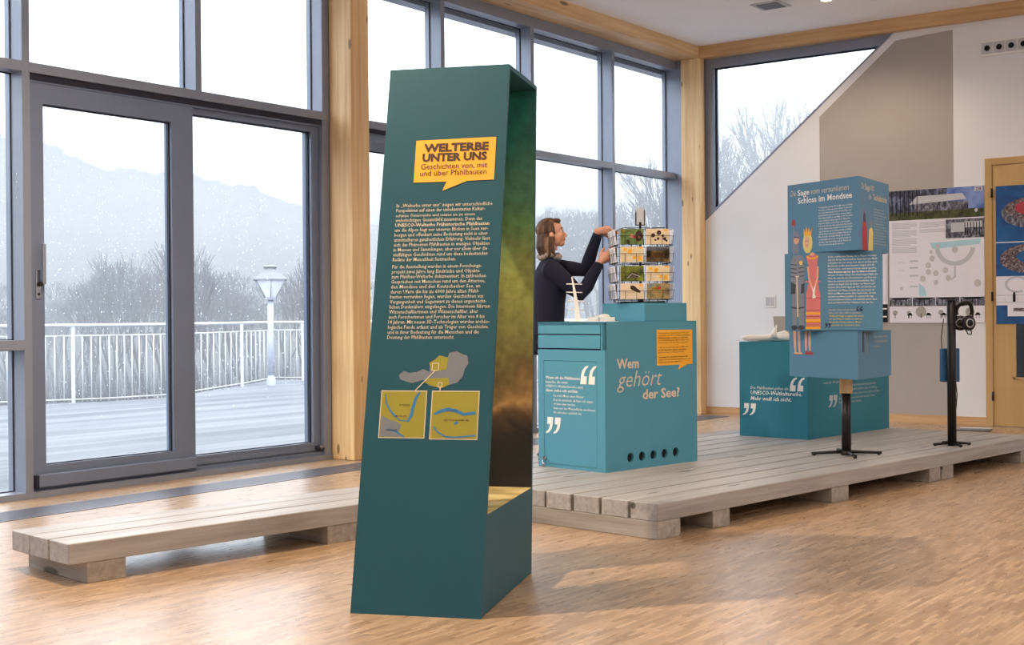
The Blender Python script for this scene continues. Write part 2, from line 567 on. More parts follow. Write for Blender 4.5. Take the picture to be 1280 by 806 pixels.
def quote_mark(mb, x, y, w, h, M, mi=0, opening=True, t=0.0016):
    """pair of bold slanted quotation marks in the box x..x+w, y..y+h"""
    for k in (0, 1):
        ox = x + k * w * 0.52
        ww = w * 0.46
        sl = 0.20 * h
        def P(u, v):
            return (ox + u * ww + (v - 0.0) * sl * 0.6, y + v * h)
        if opening:
            pts = [(0.0, 0.0), (0.85, 0.0), (0.80, 0.42), (0.38, 0.42), (0.45, 0.62), (0.62, 0.80), (0.86, 0.88), (0.90, 1.0), (0.45, 0.92), (0.12, 0.72), (0.0, 0.45)]
        else:
            pts = [(0.10, 1.0), (0.95, 1.0), (0.95, 0.55), (0.84, 0.28), (0.50, 0.08), (0.05, 0.0), (0.08, 0.12), (0.34, 0.20), (0.50, 0.38), (0.55, 0.58), (0.14, 0.58)]
        pp = [P(u, v) for u, v in pts]
        mb.prism(pp, 0.0002, t, mi, M)


def plane_front(x0=0.0, y=0.0, z0=0.0):      # face looking to local -Y: text x -> +X, text y -> +Z
    return Matrix(((1, 0, 0, x0), (0, 0, -1, y), (0, 1, 0, z0), (0, 0, 0, 1)))


def plane_right(x=0.0, y0=0.0, z0=0.0):      # face looking to local +X: text x -> +Y, text y -> +Z
    return Matrix(((0, 0, 1, x), (1, 0, 0, y0), (0, 1, 0, z0), (0, 0, 0, 1)))


# ============================================================ THE ROOM
WX = -8.1          # inner face of the glass wall
GX = -8.25         # glass plane
BY = 14.55         # back wall
CZ = 4.60          # ceiling
RX, FY = 5.0, -4.5

one_box('floor', (WX - 0.2, FY, -0.12), (RX, BY + 0.2, 0.0), M_FLOOR)['kind'] = 'structure'
one_box('ceiling', (WX - 0.2, FY, CZ), (RX, BY + 0.2, CZ + 0.25), M_CEIL)['kind'] = 'structure'
one_box('wall_right', (RX, FY, 0), (RX + 0.2, BY + 0.2, CZ), M_WALL)['kind'] = 'structure'
one_box('wall_front', (WX - 0.2, FY - 0.2, 0), (RX + 0.2, FY, CZ), M_WALL)['kind'] = 'structure'

# back wall with the sloping edge; white, taupe, white fields of paint
DOOR_X0 = -4.235
wb = MB()
def wall_poly(pts, mi):
    wb.prism([(p[0], p[1]) for p in pts], 0.0, 0.2, mi, Matrix(((1, 0, 0, 0), (0, 0, 1, BY), (0, 1, 0, 0), (0, 0, 0, 1))))
SL = (4.443 - 2.42) / (7.76 - 5.33)
def zsl(x): return 2.42 + (x + 7.76) * SL
TX0, TX1 = -6.236, -4.657
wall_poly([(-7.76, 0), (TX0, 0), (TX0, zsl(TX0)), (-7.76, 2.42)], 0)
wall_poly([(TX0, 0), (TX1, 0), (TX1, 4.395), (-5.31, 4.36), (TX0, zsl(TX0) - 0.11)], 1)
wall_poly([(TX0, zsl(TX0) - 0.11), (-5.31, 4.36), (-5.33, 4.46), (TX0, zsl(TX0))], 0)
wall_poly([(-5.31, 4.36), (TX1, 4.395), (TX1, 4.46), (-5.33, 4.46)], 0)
wall_poly([(TX1, 0), (-4.31, 0), (-4.31, 4.46), (TX1, 4.46)], 0)
wall_poly([(-4.31, 2.93), (-3.05, 2.93), (-3.05, 4.46), (-4.31, 4.46)], 0)
wall_poly([(-3.05, 0), (RX + 0.2, 0), (RX + 0.2, 4.46), (-3.05, 4.46)], 0)
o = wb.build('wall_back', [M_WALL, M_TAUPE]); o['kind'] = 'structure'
t = MB()
d = Vector((5.33 - 7.76, 0, 0))
t.prism([(-7.76, 2.425), (-5.33, 4.448), (-5.345, 4.466), (-7.775, 2.443)], 0.0, 0.2, 0, Matrix(((1, 0, 0, 0), (0, 0, 1, BY), (0, 1, 0, 0), (0, 0, 0, 1))))
t.build('trim_1', M_ALU)['kind'] = 'structure'
one_box('baseboard_back', (-7.76, BY - 0.018, 0), (-4.31, BY, 0.095), M_TIMBER_X)['kind'] = 'structure'
one_box('baseboard_right', (RX - 0.018, FY, 0), (RX, BY, 0.095), M_TIMBER_Y)['kind'] = 'structure'
one_box('baseboard_front', (WX, FY, 0), (RX, FY + 0.018, 0.095), M_TIMBER_X)['kind'] = 'structure'

# timber frame: columns and ring beam
one_box('beam_left', (WX, FY, 4.45), (-7.78, BY - 0.1, CZ), M_TIMBER_Y, bev=0.004)['kind'] = 'structure'
one_box('beam_back', (-8.1, BY - 0.1, 4.45), (RX, BY + 0.1, CZ), M_TIMBER_X, bev=0.004)['kind'] = 'structure'
def column(x0, y0, x1, y1, lab):
    m = MB(); m.box((x0, y0, 0), (x1, y1, 4.45), bev=0.006)
    o = m.build('timber_column', M_TIMBER_Z)
    o['kind'] = 'structure'
    return o
column(-8.11, 8.245, -7.84, 8.474, '')
column(-8.02, 14.41, -7.76, 14.55, '')
column(-8.11, 0.62, -7.84, 0.85, '')

# ---- glass wall: mullions, transoms, head, sill are pieces of the wall
wl = empty('wall_left'); wl['kind'] = 'structure'
mull = [-3.925, -2.395, -0.865, 0.665, 2.195, 3.725, 5.255, 9.815, 11.32, 12.94]
for y in mull:
    m = MB()
    m.box((WX, y - 0.03, 0), (WX - 0.146, y + 0.03, 4.34))
    m.box((WX - 0.146, y - 0.036, 0), (WX - 0.2, y + 0.036, 4.34), 0)
    m.build('mullion', M_ALU, wl)
m = MB(); m.box((WX, 6.752, 3.05), (WX - 0.2, 6.812, 4.34)); m.build('mullion', M_ALU, wl)
m = MB(); m.box((WX - 0.01, 8.16, 0.0), (WX - 0.2, 8.245, 4.34)); m.build('mullion', M_ALU, wl)
m = MB(); m.box((WX - 0.02, 8.245, 0.0), (WX - 0.2, 8.54, 4.34)); m.build('mullion', M_ALU, wl)
m = MB(); m.box((WX + 0.085, 14.42, 0.0), (WX - 0.2, 14.75, 4.45)); m.build('mullion', M_ALU, wl)
one_box('head_rail', (WX + 0.005, FY, 4.335), (WX - 0.2, BY, 4.45), M_ALU, wl)
one_box('fascia', (WX - 0.2, FY, 4.3), (WX - 0.35, BY + 0.3, 4.85), M_ALU, wl)
one_box('sill_rail', (WX + 0.005, FY, 0.0), (WX - 0.2, BY, 0.045), M_ALU, wl)

def transom(y0, y1, z0, z1):
    return one_box('transom', (WX + 0.002, y0, z0), (WX - 0.19, y1, z1), M_ALU, wl)

wn = [0]
def pane_bay(y0, y1, z0, z1, root, g=0.007):
    """pane with a dark gasket round it, in the plane of the glass wall"""
    p = one_box('pane', (GX - 0.004, y0, z0), (GX + 0.004, y1, z1), M_GLASS, root)
    m = MB()
    for dx, w in ((0.004, g),):
        m.box((GX + dx, y0, z0), (GX + dx + 0.012, y0 + w, z1)); m.box((GX + dx, y1 - w, z0), (GX + dx + 0.012, y1, z1))
        m.box((GX + dx, y0, z0), (GX + dx + 0.012, y1, z0 + w)); m.box((GX + dx, y0, z1 - w), (GX + dx + 0.012, y1, z1))
    m.build('gasket', M_GASKET, root)

def window(y0, y1, zs):
    wn[0] += 1
    r = empty('window_%d' % wn[0]); r['kind'] = 'structure'
    for z0, z1 in zs: pane_bay(y0, y1, z0, z1, r)
    return r

bays = [(FY, -3.955), (-3.895, -2.425), (-2.365, -0.895), (-0.835, 0.635), (0.695, 2.165), (2.225, 3.695), (3.755, 5.225)]
for y0, y1 in bays:
    transom(y0, y1, 3.0, 3.05 + 0.0); transom(y0, y1, 2.98, 3.0); transom(y0, y1, 1.04, 1.108)
    window(y0, y1, [(0.045, 1.04), (1.108, 2.98), (3.05, 4.335)])
for y0, y1 in ((5.285, 6.752), (6.812, 8.16)):
    window(y0, y1, [(3.05, 4.335)])
transom(5.285, 8.245, 2.98, 3.05)
for y0, y1 in ((8.54, 9.785), (9.845, 11.29)):
    window(y0, y1, [(3.05, 4.335)])
transom(8.54, 11.29, 2.975, 3.045)
for y0, y1 in ((11.35, 12.91), (12.97, 14.41)):
    transom(y0, y1, 2.965, 3.035); transom(y0, y1, 1.04, 1.108)
    window(y0, y1, [(0.045, 1.04), (1.108, 2.965), (3.035, 4.335)])

# small screw heads on the mullion flanks
for (yy, zs0) in ((5.2245, 2.27), (14.409, 1.95)):
    for k in range(4):
        mm = MB(); mm.tube([(WX - 0.07, yy, zs0 - k * 0.055), (WX - 0.07, yy - 0.004, zs0 - k * 0.055)], 0.007, 8)
        mm.build('screw', M_CHROME, wl)

# ---- sliding doors
def sliding_door(name, ya, yb, ym):
    r = empty(name); r['kind'] = 'structure'
    m = MB()
    m.box((WX - 0.03, ya, 2.92), (WX - 0.19, yb, 2.98)); m.box((WX - 0.03, yb - 0.05, 0.045), (WX - 0.19, yb, 2.92))
    m.box((WX - 0.0, ya, 0.0), (WX - 0.03, yb, 0.05)); m.box((WX - 0.035, ya, 0.0), (WX - 0.18, yb, 0.074))
    m.build('door_frame', M_ALU_D, r)
    one_box('shadow_track', (WX - 0.02, ya, 2.935), (WX - 0.10, yb, 2.979), M_GASKET, r)
    # sliding leaf
    x0, x1 = WX - 0.02, WX - 0.11
    lf = MB()
    gx0, gx1 = ya + 0.115, ym - 0.21
    lf.box((x0, ya + 0.002, 0.075), (x1, gx0, 2.915)); lf.box((x0, gx1, 0.075), (x1, ym, 2.915))
    lf.box((x0, gx0, 0.075), (x1, gx1, 0.222)); lf.box((x0, gx0, 2.775), (x1, gx1, 2.915))
    leaf = lf.build('door_leaf', M_ALU_D, r)
    one_box('pane', (x0 - 0.05, gx0, 0.222), (x0 - 0.06, gx1, 2.775), M_GLASS, leaf)
    g = MB()
    g.box((x0 - 0.025, gx1 - 0.012, 0.222), (x0 - 0.05, gx1 - 0.001, 2.775)); g.box((x0 - 0.025, gx0, 2.765), (x0 - 0.05, gx1, 2.774))
    g.box((x0 - 0.025, gx0, 0.223), (x0 - 0.05, gx1, 0.229))
    g.build('gasket', M_GASKET, leaf)
    h = MB()
    h.box((x0 + 0.045, ya + 0.03, 0.072), (x0, ym - 0.025, 0.162), bev=0.006)
    h.build('track_cover', M_ALU_D, leaf)
    one_box('end_cap', (x0 + 0.046, ya + 0.008, 0.066), (x0, ya + 0.029, 0.158), M_GASKET, leaf)
    hp = MB(); hp.box((x0 + 0.012, ya + 0.042, 1.395), (x0, ya + 0.082, 1.60), bev=0.003)
    hnd = hp.build('handle_plate', M_CHROME, leaf)
    hg = MB(); hg.tube([(x0 + 0.045, ya + 0.06, 1.50), (x0 + 0.008, ya + 0.06, 1.50)], 0.017, 12, 1)
    hg.box((x0 + 0.055, ya + 0.072, 1.50), (x0 + 0.035, ya + 0.096, 1.785), 0, bev=0.004)
    hg.tube([(x0 + 0.014, ya + 0.062, 1.43), (x0 + 0.008, ya + 0.062, 1.43)], 0.010, 10, 1)
    hg.build('handle', [M_ALU, M_BLACK], leaf)
    # fixed leaf
    x0, x1 = WX - 0.06, WX - 0.17
    lf = MB()
    gy0, gy1 = ym + 0.028, yb - 0.175
    lf.box((x0, ym - 0.12, 0.045), (x1, gy0, 2.92)); lf.box((x0, gy1, 0.045), (x1, yb - 0.05, 2.92))
    lf.box((x0, gy0, 0.045), (x1, gy1, 0.157)); lf.box((x0, gy0, 2.872), (x1, gy1, 2.92))
    lf.box((x0 + 0.012, gy0, 0.09), (x0, gy1 + 0.05, 0.13))
    leaf = lf.build('door_leaf', M_ALU_D, r)
    one_box('pane', (x0 - 0.06, gy0, 0.157), (x0 - 0.07, gy1, 2.872), M_GLASS, leaf)
    g = MB()
    g.box((x0 - 0.03, gy1 - 0.012, 0.157), (x0 - 0.06, gy1 - 0.001, 2.872)); g.box((x0 - 0.03, gy0, 2.863), (x0 - 0.06, gy1, 2.871))
    g.box((x0 - 0.03, gy0, 0.158), (x0 - 0.06, gy1, 0.164))
    g.build('gasket', M_GASKET, leaf)
    st = MB(); st.tube([(x0 + 0.03, yb - 0.14, 0.11), (x0 + 0.03, yb - 0.07, 0.115)], 0.02, 10, 0); st.tube([(x0 + 0.03, yb - 0.17, 0.11), (x0 + 0.03, yb - 0.14, 0.11)], 0.022, 10, 1)
    st.build('door_stop', [M_STEEL_G, M_GASKET], leaf)
    for k in range(5):
        s = MB(); s.tube([(x0 + 0.012, gy0 + 0.12 + k * 0.25, 0.11), (x0 + 0.015, gy0 + 0.12 + k * 0.25, 0.11)], 0.006, 8)
        s.build('screw', M_CHROME, leaf)
    return r
sliding_door('door_1', 5.285, 8.245, 6.735)
sliding_door('door_2', 8.54, 11.29, 9.83)

# ---- sloping window in the back wall
wn[0] += 1
r = empty('window_%d' % wn[0]); r['kind'] = 'structure'
m = MB()
m.box((-8.0, BY + 0.02, 0), (-7.64, BY + 0.14, 4.45)); m.box((-7.64, BY + 0.02, 4.33), (-4.9, BY + 0.14, 4.45))
m.build('window_frame', M_ALU, r)
g = MB()
g.box((-7.64, BY + 0.06, 2.3), (-7.618, BY + 0.09, 4.33)); g.box((-7.64, BY + 0.06, 4.312), (-5.3, BY + 0.09, 4.33))
g.build('gasket', M_GASKET, r)
g = MB()
g.prism([(-7.66, 2.40), (-5.1, 4.52), (-5.1, 4.4), (-7.66, 4.4)][::-1], 0.10, 0.108, 0, Matrix(((1, 0, 0, 0), (0, 0, 1, BY), (0, 1, 0, 0), (0, 0, 0, 1))))
g.build('pane', M_GLASS, r)

# ---- wooden door at the back right
r = empty('door_3'); r['kind'] = 'structure'
m = MB()
m.box((-4.312, BY - 0.025, 0), (-4.235, BY + 0.14, 2.93), bev=0.003); m.box((-3.13, BY - 0.025, 0), (-3.05, BY + 0.14, 2.93), bev=0.003)
m.box((-4.235, BY - 0.025, 2.855), (-3.13, BY + 0.14, 2.93), bev=0.003)
m.build('door_frame', M_DOORWOOD, r)
m = MB()
lx0, lx1 = -4.232, -3.133
gx0, gx1, gz0, gz1 = -4.02, -3.34, 0.52, 2.5
for a, b in (((lx0, 0.008), (gx0, 2.852)), ((gx1, 0.008), (lx1, 2.852)), ((gx0, 0.008), (gx1, gz0)), ((gx0, gz1), (gx1, 2.852))):
    m.box((a[0], BY - 0.012, a[1]), (b[0], BY + 0.03, b[1]))
leaf = m.build('door_leaf', M_DOORWOOD, r)
m = MB()
for a, b in (((gx0, gz0), (gx0 + 0.02, gz1)), ((gx1 - 0.02, gz0), (gx1, gz1)), ((gx0, gz0), (gx1, gz0 + 0.02)), ((gx0, gz1 - 0.02), (gx1, gz1))):
    m.box((a[0], BY - 0.02, a[1]), (b[0], BY + 0.02, b[1]))
m.build('glazing_bead', M_DOORWOOD, leaf)
one_box('pane', (gx0 + 0.02, BY + 0.005, gz0 + 0.02), (gx1 - 0.02, BY + 0.013, gz1 - 0.02), M_GLASS, leaf)
for z in (2.55, 1.42, 0.33):
    m = MB(); m.tube([(-4.236, BY - 0.032, z - 0.05), (-4.236, BY - 0.032, z + 0.05)], 0.012, 8)
    m.build('hinge', M_BLACK, leaf)
m = MB(); m.tube([(-3.2, BY - 0.02, 1.05), (-3.2, BY - 0.06, 1.05), (-3.32, BY - 0.06, 1.05)], 0.01, 8)
m.build('door_handle', M_CHROME, leaf)
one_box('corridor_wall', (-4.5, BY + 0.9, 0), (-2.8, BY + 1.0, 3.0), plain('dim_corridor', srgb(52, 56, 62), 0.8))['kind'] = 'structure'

# ---- convector grille in the floor along the glass wall
gr = empty('floor_grille', (-7.5, 0, 0))
tag(gr, 'long grey metal convector grille let into the floor along the glass wall', 'grille')
m = MB()
m.box((-0.19, FY + 0.2, 0.0), (-0.175, 14.3, 0.004)); m.box((0.165, FY + 0.2, 0.0), (0.18, 14.3, 0.004))
m.build('grille_frame', M_STEEL_G, gr)
one_box('grille_bed', (-0.175, FY + 0.2, 0.0002), (0.165, 14.3, 0.001), M_GASKET, gr)
m = MB()
y = FY + 0.2
while y < 14.3:
    m.box((-0.175, y, 0.0), (0.165, y + 0.011, 0.004))
    y += 0.02
s = m.build('grille_slats', M_STEEL_G, gr); s['kind'] = 'stuff'

# ============================================================ LAMPS OF THE HALL, PLUS ADDED FILL LIGHTS
def ceiling_spot(x, y, power, lab, size=0.05, ang=150, blend=0.6):
    r = empty('ceiling_spotlight', (x, y, CZ))
    tag(r, lab, 'ceiling light', 'round warm downlights in the ceiling')
    m = MB(); m.lathe([(0.055, -0.0), (0.075, 0.0), (0.075, -0.012), (0.055, -0.012), (0.055, 0.0)], 24)
    m.build('rim', M_WHITE_PL, r)
    m = MB(); m.lathe([(0.0001, -0.016), (0.03, -0.014), (0.05, -0.002)], 20)
    m.build('bulb', emis('warm_bulb_glow', (1, 0.83, 0.6), 14.0), r)
    L = bpy.data.lights.new('spot_beam', 'SPOT')
    L.energy = power; L.color = WARM; L.shadow_soft_size = size
    L.spot_size = radians(ang); L.spot_blend = blend
    lo = bpy.data.objects.new('spot_beam', L); COL.objects.link(lo)
    lo.parent = r; lo.location = (0, 0, -0.05)
    return r
ceiling_spot(-4.96, 3.68, 760, 'round warm ceiling downlight above and in front of the tall teal stele')
ceiling_spot(-5.55, 13.15, 90, 'small bright round downlight in the ceiling at the top right of the view')
ceiling_spot(-3.35, 9.9, 120, 'round warm ceiling downlight above the stacked prism display')
ceiling_spot(-0.6, 6.6, 150, 'round warm ceiling downlight over the open parquet right of the deck')
ceiling_spot(-1.2, 1.6, 190, 'round warm ceiling downlight over the parquet near the camera')

def fill_panel(x, y, sx, sy, power, lab, color=(0.90, 0.94, 1.0)):  # unseen panels added to lift the brightness of the room
    r = empty('ceiling_panel_light', (x, y, CZ))
    tag(r, lab, 'ceiling light', 'flat square light panels in the ceiling behind the camera')
    m = MB(); m.box((-sx / 2 - 0.03, -sy / 2 - 0.03, -0.03), (sx / 2 + 0.03, sy / 2 + 0.03, 0.0), bev=0.004)
    m.build('panel_housing', M_WHITE_PL, r)
    L = bpy.data.lights.new('panel_glow', 'AREA')
    L.shape = 'RECTANGLE'; L.size = sx; L.size_y = sy; L.energy = power; L.color = color
    lo = bpy.data.objects.new('panel_glow', L); COL.objects.link(lo)
    lo.parent = r; lo.location = (0, 0, -0.035)
for i, (x, y) in enumerate(((1.8, 1.5), (1.8, 6.0), (1.8, 10.5), (-2.2, -2.4), (1.8, -2.4))):
    fill_panel(x, y, 1.2, 1.2, 28, ['flat light panel level with the tall stele on the right half of the ceiling', 'flat light panel level with the deck on the right half of the ceiling', 'flat light panel nearest the back wall on the right half of the ceiling', 'flat light panel behind the camera towards the glass wall', 'flat light panel behind the camera towards the right wall'][i])

for i, y in enumerate((1.5, 6.0, 10.5)):  # out-of-view uplighters added to brighten the ceiling
    u = empty('wall_uplighter', (RX - .13, y, 3.0))
    tag(u, ['wall uplighter on the unseen right wall level with the tall stele', 'wall uplighter on the unseen right wall level with the deck', 'wall uplighter on the unseen right wall nearest the back wall'][i], 'wall lamp', 'uplighters on the right wall')
    m = MB(); m.add([(-.10, -.45, .10), (.13, -.45, .10), (.13, .45, .10), (-.10, .45, .10), (.06, -.40, -.05), (.13, -.40, -.05), (.13, .40, -.05), (.06, .40, -.05)], [(0, 1, 5, 4), (1, 2, 6, 5), (2, 3, 7, 6), (3, 0, 4, 7), (4, 5, 6, 7)])
    m.build('lamp_bowl', M_WHITE_PL, u)
    L = bpy.data.lights.new('uplight', 'AREA'); L.shape = 'RECTANGLE'; L.size = .18; L.size_y = .8; L.energy = 90; L.color = (1.0, .97, .94)
    lo = bpy.data.objects.new('uplight', L); COL.objects.link(lo); lo.parent = u; lo.location = (0.0, 0, .11); lo.rotation_euler = (pi, radians(-25), 0)

# ceiling vent near the top of the view
v = empty('ceiling_vent', (-6.12, 13.0, CZ), radians(0))
tag(v, 'small square metal air vent in the white ceiling', 'vent')
m = MB(); m.box((-0.17, -0.16, -0.012), (0.17, 0.16, 0.0), bev=0.003); m.build('vent_plate', M_LGREY_P, v)
for k in range(6):
    one_box('slat', (-0.12, -0.12 + k * 0.043, -0.020), (0.12, -0.098 + k * 0.043, -0.012), M_STEEL_G, v)

# ============================================================ DECK AND BENCH
def make_plank(mb, x0, x1, y0, y1, z0, z1):
    mb.box((x0, y0, z0), (x1, y1, z1), bev=0.004)
deck = empty('deck_platform', (-3.642, 6.248, 0), radians(-7.32))
tag(deck, 'wide low deck of greyed timber planks on sleepers carrying the teal counters', 'platform')
rnd = random.Random(3)
pm = MB(); make_plank(pm, -0.194, 0, 0, 5.25, 0.1, 0.2)
pme = pm.mesh('plank', M_DECK)
for i in range(11):
    o = link('plank', pme, deck, (-0.2135 * i, rnd.uniform(-0.004, 0.004) if i else 0, 0))
    o.scale = (1, 1 + rnd.uniform(-0.002, 0.001), 1)
for (a, b) in ((0.0, 0.211), (0.526, 0.70), (1.873, 2.09), (3.266, 3.44), (3.47, 3.655), (4.9, 5.1)):
    m = MB(); m.box((-2.33, a, 0.0), (0, b, 0.0995), bev=0.003)
    m.build('sleeper', M_SLEEPER, deck)

bench = empty('low_bench', (-5.281, 3.625, 0), radians(-8.07))
tag(bench, 'long low bench of three thick greyed planks beside the sliding glass door', 'bench')
for (a, b) in ((0.0, 0.196), (0.212, 0.402), (0.407, 0.60)):
    m = MB(); make_plank(m, -b, -a, 0, 2.4, 0.1, 0.2)
    m.build('plank', M_DECK, bench)
for (a, b) in ((0.095, 0.295), (1.51, 1.722), (2.12, 2.3)):
    m = MB(); m.box((-0.625, a, 0), (-0.005, b, 0.0995), bev=0.003)
    m.build('sleeper', M_SLEEPER, bench)

# ============================================================ THE TALL STELE
TH = 2.40
tw = empty('exhibition_stele', (-3.297, 4.210, 0), radians(23.4))
tag(tw, 'tall leaning dark teal stele with yellow speech bubble title and an open printed niche', 'display')
W = 0.57
def yf(z): return 0.597 * z / TH
def yb(z): return 0.98 + 0.217 * z / TH
YZX = Matrix(((0, 0, 1, 0), (1, 0, 0, 0), (0, 1, 0, 0), (0, 0, 0, 1)))   # (y, z, x) -> (x, y, z)
m = MB(); T = 0.022
m.prism([(0, 0), (yf(TH), TH), (yf(TH) + T, TH), (T, 0)], -W, 0, 0, YZX)
m.build('front_panel', M_TEAL_T, tw)
m = MB(); m.prism([(yb(0) - T, 0), (yb(TH) - T, TH), (yb(TH), TH), (yb(0), 0)], -W, 0, 0, YZX)
m.build('back_panel', M_TEAL_T, tw)
m = MB(); m.prism([(T, 0.004), (yf(.413) + T, .413), (yb(.413) - T, .413), (yb(0) - T, 0.004)], -W, 0, 0, YZX)
m.build('base', M_TEAL_T, tw)
m = MB(); m.prism([(yf(2.378) + T, 2.378), (yf(TH) + T, TH), (yb(TH) - T, TH), (yb(2.378) - T, 2.378)], -W, 0, 0, YZX)
m.build('top_panel', M_TEAL_T, tw)

def lake_print():
    m, nt, b = new_mat('underwater_photo_print')
    b.inputs['Roughness'].default_value = 0.5
    tc = N(nt, 'ShaderNodeTexCoord')
    sp = N(nt, 'ShaderNodeSeparateXYZ'); nt.links.new(tc.outputs['Object'], sp.inputs[0])
    nz = N(nt, 'ShaderNodeTexNoise'); nz.inputs['Scale'].default_value = 3.2; nz.inputs['Detail'].default_value = 8; nz.inputs['Distortion'].default_value = 0.6
    nt.links.new(tc.outputs['Object'], nz.inputs['Vector'])
    ma = N(nt, 'ShaderNodeMath', operation='MULTIPLY_ADD')
    nt.links.new(nz.outputs['Fac'], ma.inputs[0]); ma.inputs[1].default_value = 0.5
    nt.links.new(sp.outputs['Z'], ma.inputs[2])
    mr = N(nt, 'ShaderNodeMapRange'); mr.inputs['From Min'].default_value = 0.6; mr.inputs['From Max'].default_value = 2.7
    nt.links.new(ma.outputs[0], mr.inputs['Value'])
    rp = N(nt, 'ShaderNodeValToRGB'); cr = rp.color_ramp
    st = [(0.0, srgb(14, 12, 12)), (0.155, srgb(22, 18, 14)), (0.20, srgb(78, 56, 30)), (0.245, srgb(160, 124, 72)), (0.29, srgb(96, 80, 40)), (0.40, srgb(122, 120, 58)), (0.52, srgb(140, 144, 70)), (0.66, srgb(96, 136, 78)), (0.85, srgb(32, 104, 88)), (1.0, srgb(22, 96, 88))]
    while len(cr.elements) < len(st): cr.elements.new(0.5)
    for i, (p, c) in enumerate(st):
        cr.elements[i].position = p; cr.elements[i].color = c
    nt.links.new(mr.outputs[0], rp.inputs['Fac'])
    n2 = N(nt, 'ShaderNodeTexNoise'); n2.inputs['Scale'].default_value = 22; n2.inputs['Detail'].default_value = 8
    nt.links.new(tc.outputs['Object'], n2.inputs['Vector'])
    r2 = N(nt, 'ShaderNodeValToRGB')
    r2.color_ramp.elements[0].position = 0.35; r2.color_ramp.elements[0].color = (0.55, 0.5, 0.45, 1)
    r2.color_ramp.elements[1].position = 0.65; r2.color_ramp.elements[1].color = (1.1, 1.1, 1.1, 1)
    nt.links.new(n2.outputs['Fac'], r2.inputs['Fac'])
    mx = N(nt, 'ShaderNodeMix', data_type='RGBA', blend_type='MULTIPLY'); mx.inputs['Factor'].default_value = 0.6
    nt.links.new(rp.outputs['Color'], mx.inputs['A']); nt.links.new(r2.outputs['Color'], mx.inputs['B'])
    nt.links.new(mx.outputs['Result'], b.inputs['Base Color'])
    return m
m = MB(); m.prism([(yb(.415) - T - .002, .415), (yb(2.376) - T - .002, 2.376), (yb(2.376) - T, 2.376), (yb(.415) - T, .415)], -W + .001, -.001, 0, YZX)
o = m.build('photo_print', lake_print(), tw); o['label'] = 'printed photo of a green lake and its sandy bed'
m = MB(); m.box((-W + .001, yf(.413) + T, .413), (-.001, yb(.413) - T - .002, .415))
o = m.build('niche_floor', noise_ramp('sand_print', [srgb(130, 118, 76), srgb(206, 182, 122), srgb(232, 212, 156)], 5, 0.25, 6, (1, 1, 1), spec=0.6), tw); o['label'] = 'shiny sand-yellow printed sheet'

# front face frame (x right, y up the slope)
LF = sqrt(0.597 ** 2 + TH ** 2)
cu, su = TH / LF, 0.597 / LF
MF = Matrix(((1, 0, 0, -W), (0, su, -cu, 0), (0, cu, su, 0), (0, 0, 0, 1)))
m = MB()
m.prism([(.151, 1.914), (.307, 1.914), (.289, 1.871), (.404, 1.915), (.527, 1.917), (.527, 2.120), (.151, 2.116)], 0.0002, 0.002, 0, MF)
bub = m.build('speech_bubble', M_YEL, tw); bub['label'] = 'yellow speech bubble'
m = MB()
put_text(m, 'WELTERBE', .190, 2.060, MF, width=.305, height=.038, bold=.045, lift=.0032)
put_text(m, 'UNTER UNS', .186, 2.014, MF, width=.303, height=.038, bold=.045, lift=.0032)
put_text(m, 'Geschichten von, mit', .182, 1.976, MF, width=.310, height=.026, lift=.0032)
put_text(m, 'und über Pfahlbauten', .180, 1.944, MF, width=.311, height=.026, lift=.0032)
m.build('lettering', M_BROWN_P, bub)['kind'] = 'stuff'

PAR = [
 ("In „Welterbe unter uns“ zeigen wir unterschiedliche", .455, 0),
 ("Perspektiven auf einen der unbekanntesten Kultur-", .420, 0),
 ("schätze Österreichs und setzen sie zu einem", .375, 0),
 ("vielschichtigen Gesamtbild zusammen. Denn das", .410, 0),
 ("UNESCO-Welterbe Prähistorische Pfahlbauten", .445, 1),
 ("um die Alpen liegt vor unseren Blicken in Seen ver-", .440, 0),
 ("borgen und offenbart seine Bedeutung nicht in einer", .440, 0),
 ("unmittelbaren ganzheitlichen Erfahrung. Vielmehr lässt", .452, 0),
 ("sich das Phänomen Pfahlbauten in wenigen Objekten", .450, 0),
 ("in Museen und Sammlungen, aber vor allem über die", .442, 0),
 ("vielfältigen Geschichten rund um diese bedeutenden", .444, 0),
 ("Relikte der Menschheit festmachen.", .298, 0),
 None,
 ("Für die Ausstellung wurden in einem Forschungs-", .420, 0),
 ("projekt zwei Jahre lang Eindrücke und Objekte", .412, 0),
 ("zum Pfahlbau-Welterbe dokumentiert. In zahlreichen", .442, 0),
 ("Gesprächen mit Menschen rund um den Attersee,", .440, 0),
 ("den Mondsee und den Keutschacher See, an", .418, 0),
 ("deren Ufern die bis zu 6000 Jahre alten Pfahl-", .414, 0),
 ("bauten versunken liegen, wurden Geschichten aus", .436, 0),
 ("Vergangenheit und Gegenwart zu diesen urgeschicht-", .450, 0),
 ("lichen Denkmälern eingefangen. Die Interviews führten", .468, 0),
 ("Wissenschaftlerinnen und Wissenschaftler, aber", .415, 0),
 ("auch Forscherinnen und Forscher im Alter von 8 bis", .446, 0),
 ("14 Jahren. Mit neuen 3D-Technologien wurden archäo-", .470, 0),
 ("logische Funde erfasst und als Träger von Geschichte", .464, 0),
 ("und in ihrer Bedeutung für die Menschen und die", .424, 0),
 ("Deutung der Pfahlbauten untersucht.", .312, 0)]
m = MB(); yy = 1.808
for i, L in enumerate(PAR):
    if L is None:
        yy -= .010; continue
    put_text(m, L[0], .078, yy - .010, MF, width=L[1] * .985, height=.0165, bold=.018 if L[2] else .004, res=1, lift=.001)
    yy -= .0231
# bolder words inside the running text
m.build('body_text', M_CREAM_P, tw)['kind'] = 'stuff'

